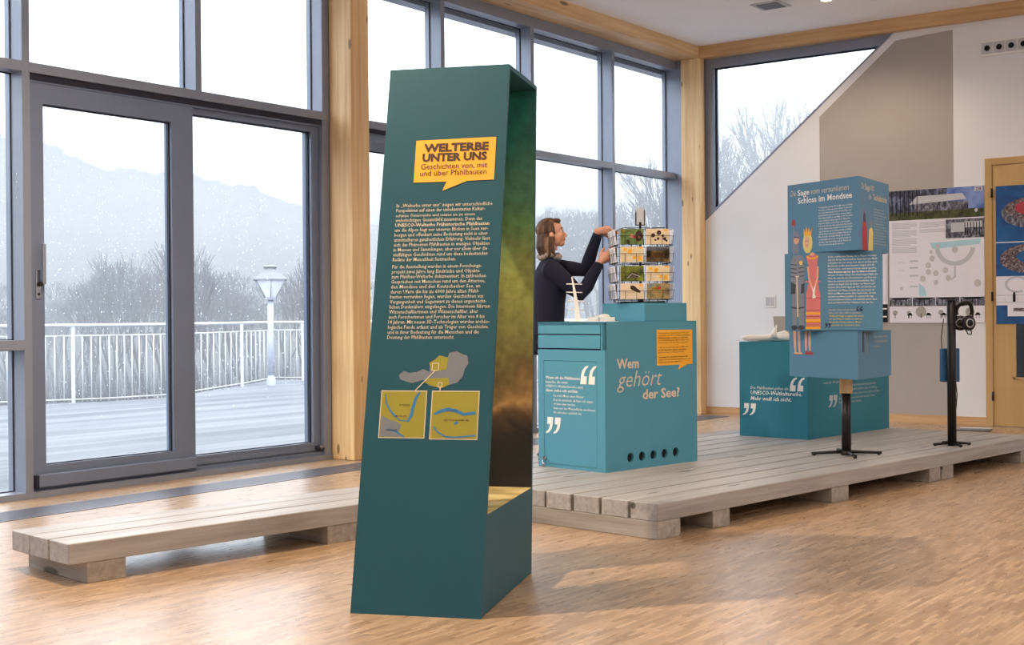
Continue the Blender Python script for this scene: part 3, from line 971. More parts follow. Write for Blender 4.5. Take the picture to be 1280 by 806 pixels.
def FC(cx, cy):
    px = 460 + cx / 4.24; py = 430 + cy / 4.24
    return (.070 + (px - 475.5 + (py - 489) * .06) * .00359, .954 - (py - 489) * .00354)
m = MB()
m.prism([FC(*p) for p in [(158, 165), (185, 143), (215, 153), (255, 148), (290, 132), (322, 148), (328, 100), (355, 80), (378, 60), (420, 70), (430, 45), (470, 38), (505, 55), (524, 60), (531, 102), (512, 130), (500, 172), (470, 205), (430, 215), (382, 235), (320, 220), (290, 190), (230, 207), (190, 197), (165, 187)]], .0002, .001, 0, MF)
m.prism([FC(*p) for p in [(322, 100), (355, 80), (375, 60), (425, 72), (415, 132), (365, 145), (330, 140)]], .001, .0015, 1, MF)
m.prism([FC(*p) for p in [(298, 205), (315, 183), (425, 178), (427, 215), (385, 235), (340, 222)]], .001, .0015, 1, MF)
def sq(cx, cy, s, w):
    a, b = FC(cx - s, cy + s), FC(cx + s, cy - s)
    for r_ in (((a[0], a[1]), (b[0], a[1] + w)), ((a[0], b[1] - w), (b[0], b[1])), ((a[0], a[1]), (a[0] + w, b[1])), ((b[0] - w, a[1]), (b[0], b[1]))):
        m.prism([r_[0], (r_[1][0], r_[0][1]), r_[1], (r_[0][0], r_[1][1])], .0015, .002, 2, MF)
sq(355, 120, 20, .003); sq(380, 216, 13, .003)
def st2(pts, w, mi):
    q = [FC(*p) for p in pts]
    n = len(q); ws = w if isinstance(w, list) else [w] * n
    Lp = []; Rp = []
    for i in range(n):
        a = Vector(q[max(0, i - 1)]); b = Vector(q[min(n - 1, i + 1)]); dd = (b - a).normalized(); nn = Vector((-dd.y, dd.x))
        Lp.append(tuple(Vector(q[i]) + nn * ws[i] / 2)); Rp.append(tuple(Vector(q[i]) - nn * ws[i] / 2))
    for i in range(n - 1): m.prism([Lp[i], Lp[i + 1], Rp[i + 1], Rp[i]], .0016, .0023, mi, MF)
st2([(352, 142), (248, 246)], .004, 2); st2([(380, 228), (380, 246)], .004, 2)
m.build('map_print', [M_GREY_P, M_OLIVE_P, M_CREAM_P], tw)
for k, (cs) in enumerate((((66, 247), (312, 247), (296, 498), (48, 497)), ((338, 247), (589, 247), (576, 502), (322, 498)))):
    m = MB()
    c4 = [FC(*p) for p in cs]
    xa, xb = (c4[0][0] + c4[3][0]) / 2, (c4[1][0] + c4[2][0]) / 2
    ya, yb_ = c4[2][1], c4[0][1]
    m.prism([(xa, ya), (xb, ya), (xb, yb_), (xa, yb_)], .0002, .001, 0, MF)
    m.prism([(xa + .004, ya + .004), (xb - .004, ya + .004), (xb - .004, yb_ - .004), (xa + .004, yb_ - .004)], .001, .0014, 1, MF)
    if k == 0:
        m.prism([FC(*p) for p in [(66, 380), (110, 402), (150, 412), (172, 428), (160, 468), (184, 490), (56, 490)]], .0013, .0018, 2, MF)
        st2([(86, 268), (92, 315), (112, 352), (142, 386)], [.004, .006, .007, .010], 3)
        st2([(142, 384), (165, 405), (208, 408)], .004, 3)
        st2([(206, 412), (226, 380), (238, 330), (250, 290), (272, 256)], [.008, .013, .014, .013, .008], 3)
        st2([(100, 452), (140, 460), (165, 476), (188, 492)], .006, 3)
        for s_, x_, y_ in (('ATTERSEE', 160, 328), ('MONDSEE', 142, 386), ('FUSCHLSEE', 92, 460)):
            q = FC(x_, y_); put_text(m, s_, q[0], q[1], MF, width=.05, height=.007, bold=.01, mi=4, res=1, lift=.0028)
    else:
        st2([(350, 370), (390, 352), (425, 345), (465, 352), (505, 370), (567, 362)], [.010, .014, .016, .014, .012, .013], 3)
        st2([(455, 420), (475, 412)], .010, 3)
        st2([(345, 435), (365, 462), (405, 486), (450, 491), (500, 486), (565, 479)], .006, 3)
        for s_, x_, y_, w_ in (('WÖRTHERSEE', 415, 354, .05), ('KEUTSCHACHER SEE', 402, 405, .11)):
            q = FC(x_, y_); put_text(m, s_, q[0], q[1], MF, width=w_, height=.007, bold=.01, mi=4, res=1, lift=.0028)
    m.build('map_detail', [M_CREAM_P, M_OLIVE_P, M_GREY_P, M_BLUE_P, M_BROWN_P], tw)

# ============================================================ COUNTER WITH THE QUESTION
c1 = empty('teal_counter', (-4.649, 7.296, 0.2), radians(-9.8))
tag(c1, 'large teal cabinet counter with five round holes and a yellow speech bubble on its side', 'counter')
CW, CD, CH = 0.630, 0.976, 1.006
# body, with vent holes in the right side
m = MB()
m.box((-CW, 0.018, 0.0), (-0.022, CD, CH - 0.02)); m.box((-CW, 0.0, CH - 0.02), (0, CD, CH))
m.box((-CW, 0.0, CH - 0.0201), (-0.0, 0.02, CH))
body = m.build('carcass', M_TEAL_1, c1)
bm = bmesh.new()
# side panel as a polygon with five round holes (quads fans around each hole)
hole_y = [.252 + .1205 * k for k in range(5)]; hz, hr = .082, .033
ys = [0.0] + [(hole_y[k] + hole_y[k + 1]) / 2 for k in range(4)]
ys = [hole_y[0] - .06] + ys[1:] + [hole_y[4] + .06]
seg = 24
for side_x in (0.0, -0.022):
    def fan(x0, x1, z0, z1, cx, cz):
        ring = [bm.verts.new((side_x, cx + hr * cos(2 * pi * k / seg), cz + hr * sin(2 * pi * k / seg))) for k in range(seg)]
        outer = []
        for k in range(seg):
            a = 2 * pi * k / seg; dx, dz = cos(a), sin(a)
            tt = min((x1 - cx) / dx if dx > 1e-6 else 1e9, (x0 - cx) / dx if dx < -1e-6 else 1e9, (z1 - cz) / dz if dz > 1e-6 else 1e9, (z0 - cz) / dz if dz < -1e-6 else 1e9)
            outer.append(bm.verts.new((side_x, cx + dx * tt, cz + dz * tt)))
        cor = [(x0, z0), (x1, z0), (x1, z1), (x0, z1)]
        for k in range(seg):
            k2 = (k + 1) % seg
            bm.faces.new([ring[k], ring[k2], outer[k2], outer[k]])
            a, b2 = outer[k].co, outer[k2].co
            if abs(a.y - b2.y) > 1e-6 and abs(a.z - b2.z) > 1e-6:
                c = min(cor, key=lambda q: (q[0] - (a.y + b2.y) / 2) ** 2 + (q[1] - (a.z + b2.z) / 2) ** 2)
                bm.faces.new([outer[k], outer[k2], bm.verts.new((side_x, c[0], c[1]))])
        return ring
    for k in range(5):
        r1 = fan(ys[k], ys[k + 1], hz - .06, hz + .06, hole_y[k], hz)
        if side_x == 0.0:
            r2 = [bm.verts.new((-0.022, v.co.y, v.co.z)) for v in r1]
            for j in range(seg):
                bm.faces.new([r1[j], r1[(j + 1) % seg], r2[(j + 1) % seg], r2[j]])
bmesh.ops.recalc_face_normals(bm, faces=bm.faces)
sm_ = MB(); bm.verts.index_update()
sm_.add([v.co.copy() for v in bm.verts], [[v.index for v in f.verts] for f in bm.faces])
bm.free()
sm_.box((0, 0, 0), (-.022, ys[0], CH - .02)); sm_.box((0, ys[5], 0), (-.022, CD, CH - .02))
sm_.box((0, ys[0], 0), (-.022, ys[5], hz - .06)); sm_.box((0, ys[0], hz + .06), (-.022, ys[5], CH - .02))
side = sm_.build('side_panel', M_TEAL_1, c1)
one_box('hole_backing', (-.0219, .15, .02), (-.0214, .80, .15), M_DARK, side)  # dark sheet standing in for the shade inside the shallow holes
# front: frame, door, two drawers
m = MB()
m.box((-CW, 0, 0), (-CW + .055, .018, .815)); m.box((-.073, 0, 0), (-.022, .018, .815))
m.box((-CW + .055, 0, 0), (-.073, .018, .022)); m.box((-CW + .055, 0, .740), (-.073, .018, .815))
m.build('front_frame', M_TEAL_1, c1)
one_box('gap_shadow', (-CW + .002, .0175, .816), (-.022, .0182, CH - .022), M_NAVY_P, c1)
dr = one_box('door', (-CW + .0575, .001, .0245), (-.0755, .018, .7375), M_TEAL_1, c1)
m = MB(); m.tube([(-CW + .066, .002, .060), (-CW + .066, -.012, .060)], .013, 14)
m.box((-CW + .063, -.03, .048), (-CW + .069, -.010, .072)); m.tube([(-CW + .066, -.026, .05), (-CW + .062, -.03, .03), (-CW + .072, -.03, .004)], .004, 6)
m.lathe([(.004, 0), (.014, 0), (.014, .003), (.004, .003)], 12, 0, Matrix.Translation((-CW + .075, -.03, .018)) @ Matrix.Rotation(pi / 2, 4, 'X'))
m.build('lock', M_CHROME, dr)
for z0, z1 in ((.826, .916), (.924, .984)):
    d_ = one_box('drawer', (-CW + .002, .0, z0), (-.040, .0174, z1), M_TEAL_1, c1, bev=.001)
one_box('drawer_stile', (-.0345, 0, .815), (0, .018, CH - .02), M_TEAL_1, c1)
PF = plane_front(-CW, 0.0, 0); PFd = plane_front(-CW, 0.001, 0)
m = MB()
LN = [("Wenn ich die Pfahlbauten", .075, .400, .612, .020, .014), ("besuche, die unter", .075, .29, .583, .018, .006), ("UNESCO-Weltkulturerbe sind,", .075, .43, .554, .018, .002),
      ("dann sehe ich nichts.", .075, .385, .524, .020, .014), ("Da sind 6 Meter unter Wasser.", .150, .44, .490, .017, .002), ("Das ist natürlich, da kann ich sagen,", .150, .525, .461, .017, .002),
      ("ich kann zwar tauchen,", .150, .36, .433, .017, .002), ("kann nur die Wasserfläche anschauen.", .150, .545, .404, .017, .002), ("Ich sehe aber natürlich nix.", .150, .415, .375, .017, .002)]
for s_, x0, x1, z, h, b_ in LN:
    put_text(m, s_, x0, z, PFd, width=x1 - x0, height=h, bold=b_, res=1)
quote_mark(m, .405, .585, .145, .128, PFd, 0, True)
quote_mark(m, .070, .232, .140, .115, PFd, 0, False)
m.build('lettering', M_WHITE_P, dr)['kind'] = 'stuff'
PR = plane_right(0.0, 0, 0)
m = MB()
put_text(m, 'Wem', .117, .690, PR, width=.226, height=.066, bold=.028)
put_text(m, 'gehört', .118, .563, PR, width=.470, height=.108, shear=.28, bold=-.006)
put_text(m, 'der See?', .380, .474, PR, width=.400, height=.066, bold=.028)
m.build('lettering', M_CREAM_P, side)['kind'] = 'stuff'
m = MB()
m.prism([(.535, .697), (.785, .697), (.765, .662), (.868, .697), (.926, .697), (.926, .943), (.535, .946)], .0002, .0016, 0, PR)
b1 = m.build('speech_bubble', M_YEL, side); b1['label'] = 'yellow speech bubble with small print'
m = MB()
BT = ["Die Seen gehören zu unserem Leben. Wer darf", "sie nutzen, wer soll sie schützen und pflegen?", "Pfahlbauten liegen unsichtbar am Grund der",
      "Seen. Taucherinnen und Taucher, Fischer und", "Anrainer teilen sich das Wasser mit ihnen.", "", "Fachleute aus der Archäologie und Menschen",
      "aus den Gemeinden erzählen, wem der See", "gehört und was im Wasser geschieht.", "", "Was denken Sie, wem gehört der See und wer", "trägt für ihn die Verantwortung? Hören Sie die", "Antworten hier im Originalton."]
for i, s_ in enumerate(BT):
    if s_: put_text(m, s_, .553, .918 - i * .0168, PR, width=.30 + .006 * (len(s_) - 38), height=.0095, bold=.02 if i in (2, 7, 10) else .002, res=1, lift=.0026)
m.build('lettering', M_BROWN_P, b1)['kind'] = 'stuff'

# smaller rotated box on top and the card spinner
bx = empty('box_plinth', (-4.77, 8.02, 1.206), radians(75.5))
tag(bx, 'small teal box standing cornerwise on the counter under the postcard spinner', 'box')
s_ = .212
m = MB(); m.box((-s_, -s_, 0), (s_, s_, .127), bev=.002)
m.build('box_body', M_TEAL_1, bx)

rk = empty('postcard_spinner', (-4.79, 8.00, 1.333), radians(40))
tag(rk, 'black wire postcard spinner standing on the small teal box', 'card rack')
m = MB(); m.box((-.16, -.11, 0), (.16, .11, .014), bev=.003); m.build('base_plate', M_BLACK, rk)
m = MB(); m.tube([(0, 0, .014), (0, 0, .58)], .009, 10); m.tube([(0, 0, .014), (0, 0, .035)], .022, 12); m.build('spindle', M_BLACK, rk)
m = MB(); m.box((-.035, -.008, .560), (-.029, .008, .655)); m.box((.029, -.008, .560), (.035, .008, .665)); m.box((-.035, -.006, .556), (.035, .006, .562))
m.build('sign_holder', M_BLACK, rk)
one_box('sign', (-.029, -.002, .562), (.029, .002, .678), plain('grey_card', srgb(196, 198, 206), .5), rk)
wire = MB()
RS = .186; rows = [.026, .150, .284, .408]
def basket():
    b = MB(); w = .0016; hw = .086
    # front wires lean outwards
    for x in (-.05, .03):
        b.tube([(x, 0, 0), (x, -.03, 0), (x, -.036, .062), (x + .0001, -.036, .062)], w, 5)
    for z, yy in ((.0, -.03), (.062, -.036)):
        b.tube([(-hw, 0, z), (-hw, yy, z), (hw, yy, z), (hw, 0, z)], w, 5)
    b.tube([(-hw, 0, 0), (-hw, 0, .11)], w, 5); b.tube([(hw, 0, 0), (hw, 0, .11)], w, 5)
    b.tube([(-.0, 0, -.012), (-.0, 0, .012)], .003, 5)
    return b.mesh('wire_pocket', M_BLACK)
bme = basket()
for q in range(4):
    for ci, cx in enumerate((-.091, .091)):
        for rz_ in rows:
            o = link('wire_pocket', bme, rk)
            a = q * pi / 2
            o.location = (cx * cos(a) + (RS - .01) * sin(a), cx * sin(a) - (RS - .01) * cos(a), rz_)
            o.rotation_euler = (0, 0, a)
m = MB()
for z in (.022, .28, .53):
    m.tube([(-.15, -.15, z), (.15, -.15, z), (.15, .15, z), (-.15, .15, z), (-.15, -.15, z)], .002, 5)
    m.tube([(-.15, -.15, z), (.15, .15, z)], .002, 5); m.tube([(.15, -.15, z), (-.15, .15, z)], .002, 5)
for x_ in (-.15, .15):
    for y_ in (-.15, .15): m.tube([(x_, y_, .02), (x_, y_, .53)], .0025, 5)
m.build('wire_frame', M_BLACK, rk)

def card_mesh(kind):
    b = MB(); w, h = .164, .108
    b.box((-w / 2, -.0012, 0), (w / 2, 0.0012, h), 0)
    P = plane_front(-w / 2, -.0012, 0)
    def R(x0, y0, x1, y1, mi): b.prism([(x0 * w, y0 * h), (x1 * w, y0 * h), (x1 * w, y1 * h), (x0 * w, y1 * h)], .0001, .0006, mi, P)
    def D(cx, cy, r, mi, ry=None): disc(b, cx * w, cy * h, r * w, (ry or r) * w, P, mi, .0009, 12)
    mats = [M_PAPER]
    if kind == 'meadow':
        mats += [noise_ramp('card_green', [srgb(70, 92, 50), srgb(120, 142, 84)], 30), plain('card_skin', srgb(196, 130, 104)), M_BROWN_P, plain('card_red', srgb(160, 40, 40)), M_YEL]
        R(0, 0, 1, 1, 1); D(.50, .55, .09, 2); D(.62, .5, .07, 4); D(.80, .55, .15, 3, .24); D(.80, .48, .07, 2); R(.08, .78, .18, .95, 5); R(.28, 0, .42, .3, 3)
    elif kind == 'pots':
        mats = [plain('card_cream', srgb(226, 208, 176)), M_BROWN_P, M_YEL]
        for cx, cy, r_ in ((.30, .58, .09), (.55, .74, .10), (.52, .36, .06), (.40, .28, .045), (.72, .55, .06), (.82, .38, .05)): D(cx, cy, r_, 1)
        stroke(b, [(.72 * w, .38 * h), (.92 * w, .20 * h)], .012, P, 1, .0009); R(.74, .86, .92, .95, 2)
    elif kind == 'bubbles':
        mats = [plain('card_cream2', srgb(222, 206, 170)), M_YEL]
        for cx, cy in ((.20, .80), (.42, .76), (.40, .64), (.62, .28), (.84, .30), (.84, .16)): R(cx - .08, cy - .07, cx + .08, cy + .09, 1)
        R(.78, .88, .96, .96, 1)
    elif kind == 'landscape':
        mats = [M_PAPER, noise_ramp('card_brown', [srgb(40, 34, 24), srgb(120, 92, 54)], 26), plain('card_sky', srgb(150, 168, 186)), plain('card_house', srgb(150, 112, 72)), M_DARK]
        R(0, 0, 1, 1, 1); R(.0, .72, 1, 1, 2); R(.25, .3, .8, .55, 3); R(.78, .2, .98, .8, 4); R(.02, .3, .2, .75, 4)
    elif kind == 'boat':
        mats = [M_PAPER, noise_ramp('card_leaf', [srgb(40, 48, 22), srgb(130, 140, 50)], 24), plain('card_wood', srgb(84, 72, 60)), M_LGREY_P]
        R(0, 0, 1, 1, 1); D(.55, .38, .26, 2, .12); stroke(b, [(.3 * w, .2 * h), (.5 * w, .5 * h), (.85 * w, .3 * h)], .004, P, 3, .0012)
    elif kind == 'shoe':
        mats = [plain('card_cream3', srgb(226, 204, 176)), M_BROWN_P, M_YEL]
        b.prism([(x * w, y * h) for x, y in ((.42, .88), (.58, .86), (.70, .70), (.86, .50), (.84, .40), (.66, .46), (.52, .56), (.42, .66))], .0001, .0009, 1, P); R(.80, .82, .95, .94, 2)
    elif kind == 'teal':
        mats = [M_PAPER, noise_ramp('card_teal', [srgb(60, 110, 110), srgb(170, 140, 80), srgb(60, 130, 150)], 16), plain('card_red2', srgb(180, 60, 50)), plain('card_blue', srgb(40, 100, 150)), M_YEL]
        R(0, 0, 1, 1, 1); D(.55, .72, .07, 2); R(.72, .25, .98, .7, 3); R(.25, .6, .6, .75, 4)
    else:
        mats = [M_PAPER, M_LGREY_P]; R(.05, .1, .6, .9, 1)
    return b.mesh('postcard', mats)
kinds = [('shoe', 'cream postcard with a single brown leather shoe, bottom left of the spinner front', 0, 0), ('teal', 'teal and blue postcard, bottom right of the spinner front', 1, 0),
         ('boat', 'mossy green postcard with a dark dugout, second row from below on the left', 0, 1), ('bubbles', 'cream postcard with yellow bubbles, second row from below on the right', 1, 1),
         ('bubbles', 'cream postcard with yellow bubbles, second row from the top on the left', 0, 2), ('landscape', 'dark postcard of a lakeside house, second row from the top on the right', 1, 2),
         ('meadow', 'green postcard with a face and dark wreath, top left of the spinner front', 0, 3), ('pots', 'cream postcard with brown vessels and tools, top right of the spinner front', 1, 3)]
Rk = Matrix.Translation((-4.79, 8.00, 1.333)) @ Matrix.Rotation(radians(40), 4, 'Z')
cm = {}
for kd, lab, ci, ri in kinds:
    if kd not in cm: cm[kd] = card_mesh(kd)
    o = bpy.data.objects.new('postcard', cm[kd]); COL.objects.link(o)
    o.matrix_world = Rk @ Matrix.Translation(((-.091, .091)[ci], -(RS + .010), rows[ri] + .003)) @ Matrix.Rotation(radians(5), 4, 'X')
    tag(o, lab, 'postcard', 'postcards in the spinner')
cm['plain'] = card_mesh('plain')
for q in (1, 3):
    for ci in range(2):
        for ri in range(4):
            o = bpy.data.objects.new('postcard', cm['plain']); COL.objects.link(o)
            o.matrix_world = Rk @ Matrix.Rotation(q * pi / 2, 4, 'Z') @ Matrix.Translation(((-.091, .091)[ci], -(RS + .010), rows[ri] + .003)) @ Matrix.Rotation(radians(7), 4, 'X')
            if q == 3: tag(o, 'pale postcard seen edge-on in the spinner side nearest the woman', 'postcard', 'postcards on the spinner side towards the woman')
            else: tag(o, 'pale postcard seen edge-on in the spinner side towards the corner column', 'postcard', 'postcards on the spinner side towards the column')

# white printed model and sheets on the counter
md = empty('white_tree_model', (-4.985, 7.46, 1.206), radians(34))
tag(md, 'white curved upright model with four thin crossbars standing on the counter', 'model')
m = MB()
for i in range(10):
    a, b2 = i / 10, (i + 1) / 10
    def cv(s): return (.012 - .040 * s + .006 * sin(3 * s), .0, .31 * s)
    wa, wb_ = .016 * (1 - a) + .004, .016 * (1 - b2) + .004
    p, q = cv(a), cv(b2)
    m.add([(p[0] - wa, -.006, p[2]), (p[0] + wa, -.006, p[2]), (p[0] + wa, .006, p[2]), (p[0] - wa, .006, p[2]), (q[0] - wb_, -.006, q[2]), (q[0] + wb_, -.006, q[2]), (q[0] + wb_, .006, q[2]), (q[0] - wb_, .006, q[2])],
          [(0, 1, 5, 4), (1, 2, 6, 5), (2, 3, 7, 6), (3, 0, 4, 7), (0, 3, 2, 1), (4, 5, 6, 7)])
m.build('trunk', M_WHITE_PL, md)
for z, xo in ((.085, 0), (.145, .004), (.205, -.008), (.262, -.008)):
    m = MB(); m.tube([(xo - .058, 0, z), (xo + .052, 0, z - .003)], .0035, 6); m.build('crossbar', M_WHITE_PL, md)
m = MB(); m.box((-.05, -.04, 0), (.06, .04, .008), bev=.002); m.build('foot', M_WHITE_PL, md)
sh = empty('paper_sheet', (-4.80, 7.46, 1.206), radians(-12))
tag(sh, 'thin white sheet lying flat on the teal counter before the spinner box', 'paper')
m = MB(); m.box((-.15, -.06, 0), (.13, .06, .004)); m.build('sheet', M_PAPER, sh)
tr = empty('white_tray', (-5.02, 7.86, 1.206), radians(20))
tag(tr, 'small white tray with crumpled white material on the counter beside the woman', 'tray')
m = MB(); m.box((-.10, -.07, 0), (.10, .07, .006)); m.box((-.10, -.07, .006), (-.094, .07, .03)); m.box((.094, -.07, .006), (.10, .07, .03)); m.box((-.094, -.07, .006), (.094, -.064, .03)); m.box((-.094, .064, .006), (.094, .07, .03))
m.build('tray_body', M_WHITE_PL, tr)
m = MB(); m.ellipsoid((0.02, 0, .03), (.06, .045, .025), 14, 8); m.ellipsoid((-.03, .01, .025), (.04, .035, .018), 12, 8); m.build('tray_filling', M_WHITE_PL, tr)

# ============================================================ SECOND COUNTER
c2 = empty('petrol_counter', (-4.457, 10.121, 0.2), radians(-6.5))
tag(c2, 'petrol blue counter with white quotation marks behind the prism display', 'counter')
m = MB(); m.box((-.667, 0, 0), (0, 1.435, .812), bev=.0015)
cb = m.build('counter_body', M_TEAL_2, c2)
P2 = plane_front(-.667, 0, 0)
m = MB()
quote_mark(m, .497, .400, .140, .118, P2, 0, True); quote_mark(m, .030, .178, .130, .104, P2, 0, False)
put_text(m, 'Die Pfahlbauten gelten als', .114, .407, P2, width=.370, height=.024, res=1, shear=.15)
put_text(m, 'UNESCO-Weltkulturerbe.', .114, .361, P2, width=.500, height=.034, bold=.018, shear=.2, res=1)
put_text(m, 'Mehr weiß ich nicht.', .114, .312, P2, width=.400, height=.034, bold=.018, shear=.2, res=1)
m.build('lettering', M_WHITE_P, cb)['kind'] = 'stuff'
P2r = plane_right(0, 0, 0)
m = MB()
quote_mark(m, .341, .247, .142, .104, P2r, 0, False)
for i, (s_, x0, w_, b_) in enumerate((('und als Welterbe', .26, .34, .01), ('Unter Wasser ist das Kulturdenkmal gut geschützt', .56, .62, .004), ('und für die Zukunft erhalten. Das ist wichtig', .54, .66, .004), ('auch wenn man nichts davon sieht, gehört Schutz', .54, .70, .004), ('und Pflege dazu wie bei jedem anderen Haus', .52, .64, .004), ('oder bei einer alten Kirche.', .52, .40, .004))):
    put_text(m, s_, x0, .452 - i * .036, P2r, width=w_, height=.020, bold=b_, res=1)
m.build('lettering', M_LGREY_P, cb)['kind'] = 'stuff'

cst = empty('white_plaster_cast', (-4.86, 10.28, 1.012), radians(46))
tag(cst, 'lumpy white plaster cast lying on the petrol counter', 'plaster cast')
m = MB()
m.tube([(-.26, .0, .035), (-.18, .0, .032), (-.08, .01, .030), (.02, .0, .034), (.14, -.01, .030), (.24, 0, .028)], [.014, .030, .027, .034, .029, .012], 12)
m.build('cast_body', M_WHITE_PL, cst)
m = MB(); m.tube([(.02, .0, .03), (.03, .0, .08), (.055, .0, .145)], [.05, .022, .003], 10); m.tube([(.05, .04, .04), (.14, .03, .07), (.19, .02, .02)], [.03, .028, .02], 10)
m.build('cast_horn', M_WHITE_PL, cst)
tp = empty('tilted_panel', (-4.86, 10.70, 1.012), radians(25))
tag(tp, 'greige board leaning upright on the back of the petrol counter', 'panel')
m = MB(); m.add([(-.14, 0, 0), (.14, 0, 0), (.14, .03, 0), (-.14, .03, 0), (-.16, .06, .215), (.14, .06, .215), (.14, .09, .215), (-.16, .09, .215)], [(0, 3, 2, 1), (4, 5, 6, 7), (0, 1, 5, 4), (1, 2, 6, 5), (2, 3, 7, 6), (3, 0, 4, 7)])
m.build('board', M_TAUPE, tp)

# ============================================================ PRISM DISPLAY ON A POLE
pd = empty('prism_display', (-3.742, 9.185, 0.2))
tag(pd, 'pole stand with three stacked turning blue prisms showing a knight and a princess', 'display stand')
m = MB()
m.tube([(0, 0, 0), (0, 0, .48)], .035, 20); m.lathe([(.041, 0), (.041, .03), (.035, .034)], 20)
m.build('pole', M_BLACK, pd)
for k in range(4):
    a = radians(36.6 + 90 * k)
    m = MB(); m.tube([(.02 * cos(a), .02 * sin(a), .026), (.26 * cos(a), .26 * sin(a), .016)], [.013, .010], 8); m.tube([(.24 * cos(a), .24 * sin(a), 0.0), (.24 * cos(a), .24 * sin(a), .016)], .012, 8)
    m.build('foot', M_BLACK, pd)
m = MB(); m.box((-.045, -.045, .46), (.045, .045, .579), M=Matrix.Rotation(radians(20), 4, 'Z')); m.build('wooden_socket', M_TIMBER_Z, pd)
SIDE = .76
M_SKIN_P = plain('skin_print', srgb(226, 172, 140), .6, 0, .01)
M_PINK_P = plain('pink_print', srgb(212, 122, 122), .6, 0, .02)
M_STEELP = plain('armour_print', srgb(128, 132, 148), .6, 0, .02)
M_DSTEEL = plain('dark_armour_print', srgb(64, 62, 74), .6, 0, .02)
M_BLOND = plain('blond_print', srgb(230, 208, 110), .6, 0, .02)
M_REDP = plain('red_print', srgb(170, 50, 62), .6, 0, .02)
M_WOOD_E = plain('board_edge', srgb(120, 100, 74), .6)
PM = [M_WHITE_P, M_SKIN_P, M_PINK_P, M_STEELP, M_DSTEEL, M_BLOND, M_REDP, M_YEL, M_NAVY_P, M_CREAM_P]
def prism_unit(name, th, z0, z1, lab):
    V = [Vector((SIDE / sqrt(3) * cos(radians(th + 120 * k)), SIDE / sqrt(3) * sin(radians(th + 120 * k)), 0)) for k in range(3)]
    m = MB(); m.prism([(v.x, v.y) for v in V], z0, z1)
    m.prism([(v.x * .93, v.y * .93) for v in V], z0 - .004, z0 + .0)
    o = m.build(name, M_TEAL_3, pd); o['label'] = lab
    def face(i):
        a, b = V[i], V[(i + 1) % 3]
        x = (b - a).normalized(); n = x.cross(Vector((0, 0, 1)))
        return Matrix(((x.x, 0, n.x, a.x), (x.y, 0, n.y, a.y), (0, 1, 0, z0), (0, 0, 0, 1)))
    return o, face
TOPH = .52
up_, fu = prism_unit('prism_box', 65, 1.500, 2.020, 'top prism with the story title and two painted heads')
FA = fu(1); m = MB()
put_text(m, 'Die', .035, TOPH - .088, FA, width=.060, height=.042, shear=.25, mi=9)
put_text(m, 'Sage', .115, TOPH - .088, FA, width=.130, height=.042, bold=.014)
put_text(m, 'vom versunkenen', .262, TOPH - .088, FA, width=.400, height=.042, shear=.25, mi=9)
put_text(m, 'Schloss im Mondsee', .118, TOPH - .148, FA, width=.575, height=.044, bold=.02)
m.build('title_lettering', PM, up_)['kind'] = 'stuff'; m = MB()
ST = ["Vor langer Zeit stand am Ufer des Mondsees ein Schloss.", "Dort lebte ein Ritter mit seiner schönen Tochter und", "viele Leute kamen zu den Festen. Doch der Ritter war", "stolz und hartherzig, und die Armen mussten hungern.",
      "Eines Abends klopfte ein alter Mann an das Tor und bat", "um ein Stück Brot und ein Lager für die Nacht. Der", "Ritter aber ließ ihn von den Hunden vom Hof jagen.", "Da hob der Alte seine Hand und rief laut: Noch heute", "soll das Schloss im See versinken! In derselben Nacht",
      "zog ein Gewitter auf, der Sturm peitschte die Wellen", "und das Wasser stieg höher und immer höher, bis die", "Mauern brachen. Am nächsten Morgen war das Schloss", "verschwunden und nur der See lag still und grün da.", "An klaren Tagen sehen Fischer noch die Türme in der", "Tiefe und hören leise die Glocken läuten."]
for i, s_ in enumerate(ST):
    put_text(m, s_, .345, TOPH - .200 - i * .0195, FA, width=.355 * min(1.0, len(s_) / 54), height=.0118, bold=.006, res=1)
m.build('story_lettering', PM, up_)['kind'] = 'stuff'; m = MB()
stroke(m, [(.085, .00), (.087, .10)], .070, FA, 3); disc(m, .092, .115, .042, .055, FA, 3, .0013); disc(m, .098, .098, .030, .026, FA, 1, .0017)
stroke(m, [(.070, .125), (.130, .118)], .008, FA, 4, .002); disc(m, .066, .228, .022, .030, FA, 6, .0013); stroke(m, [(.070, .15), (.064, .215)], .014, FA, 3, .0014)
m.build('painted_knight_head', PM, up_); m = MB()
disc(m, .222, .075, .052, .080, FA, 5, .0012); disc(m, .215, .080, .028, .046, FA, 1, .0017); disc(m, .206, .088, .004, .004, FA, 4, .002); disc(m, .226, .088, .004, .004, FA, 4, .002); stroke(m, [(.206, .058), (.222, .058)], .004, FA, 6, .002)
m.prism([(.180, .130), (.262, .126), (.268, .178), (.248, .150), (.238, .192), (.222, .152), (.208, .196), (.198, .154), (.182, .182)], .0002, .0018, 7, FA)
m.build('painted_princess_head', PM, up_)
FB = fu(2); m = MB()
put_text(m, 'Die', .06, TOPH - .085, FB, width=.06, height=.042, shear=.25, mi=9); put_text(m, 'Sage', .14, TOPH - .085, FB, width=.13, height=.042, bold=.014, mi=9); put_text(m, 'von', .29, TOPH - .085, FB, width=.08, height=.042, shear=.25, mi=9)
put_text(m, 'der', .24, TOPH - .145, FB, width=.07, height=.04, shear=.25, mi=9); put_text(m, 'Teufelsbrücke', .34, TOPH - .145, FB, width=.37, height=.042, bold=.02, mi=9)
for i in range(13):
    put_text(m, ST[(i * 4 + 3) % 15], .36, TOPH - .215 - i * .021, FB, width=.33 * (.8 + .2 * ((i * 7) % 5) / 4), height=.011, res=1, mi=9)
m.build('side_lettering', PM, up_)['kind'] = 'stuff'; m = MB()
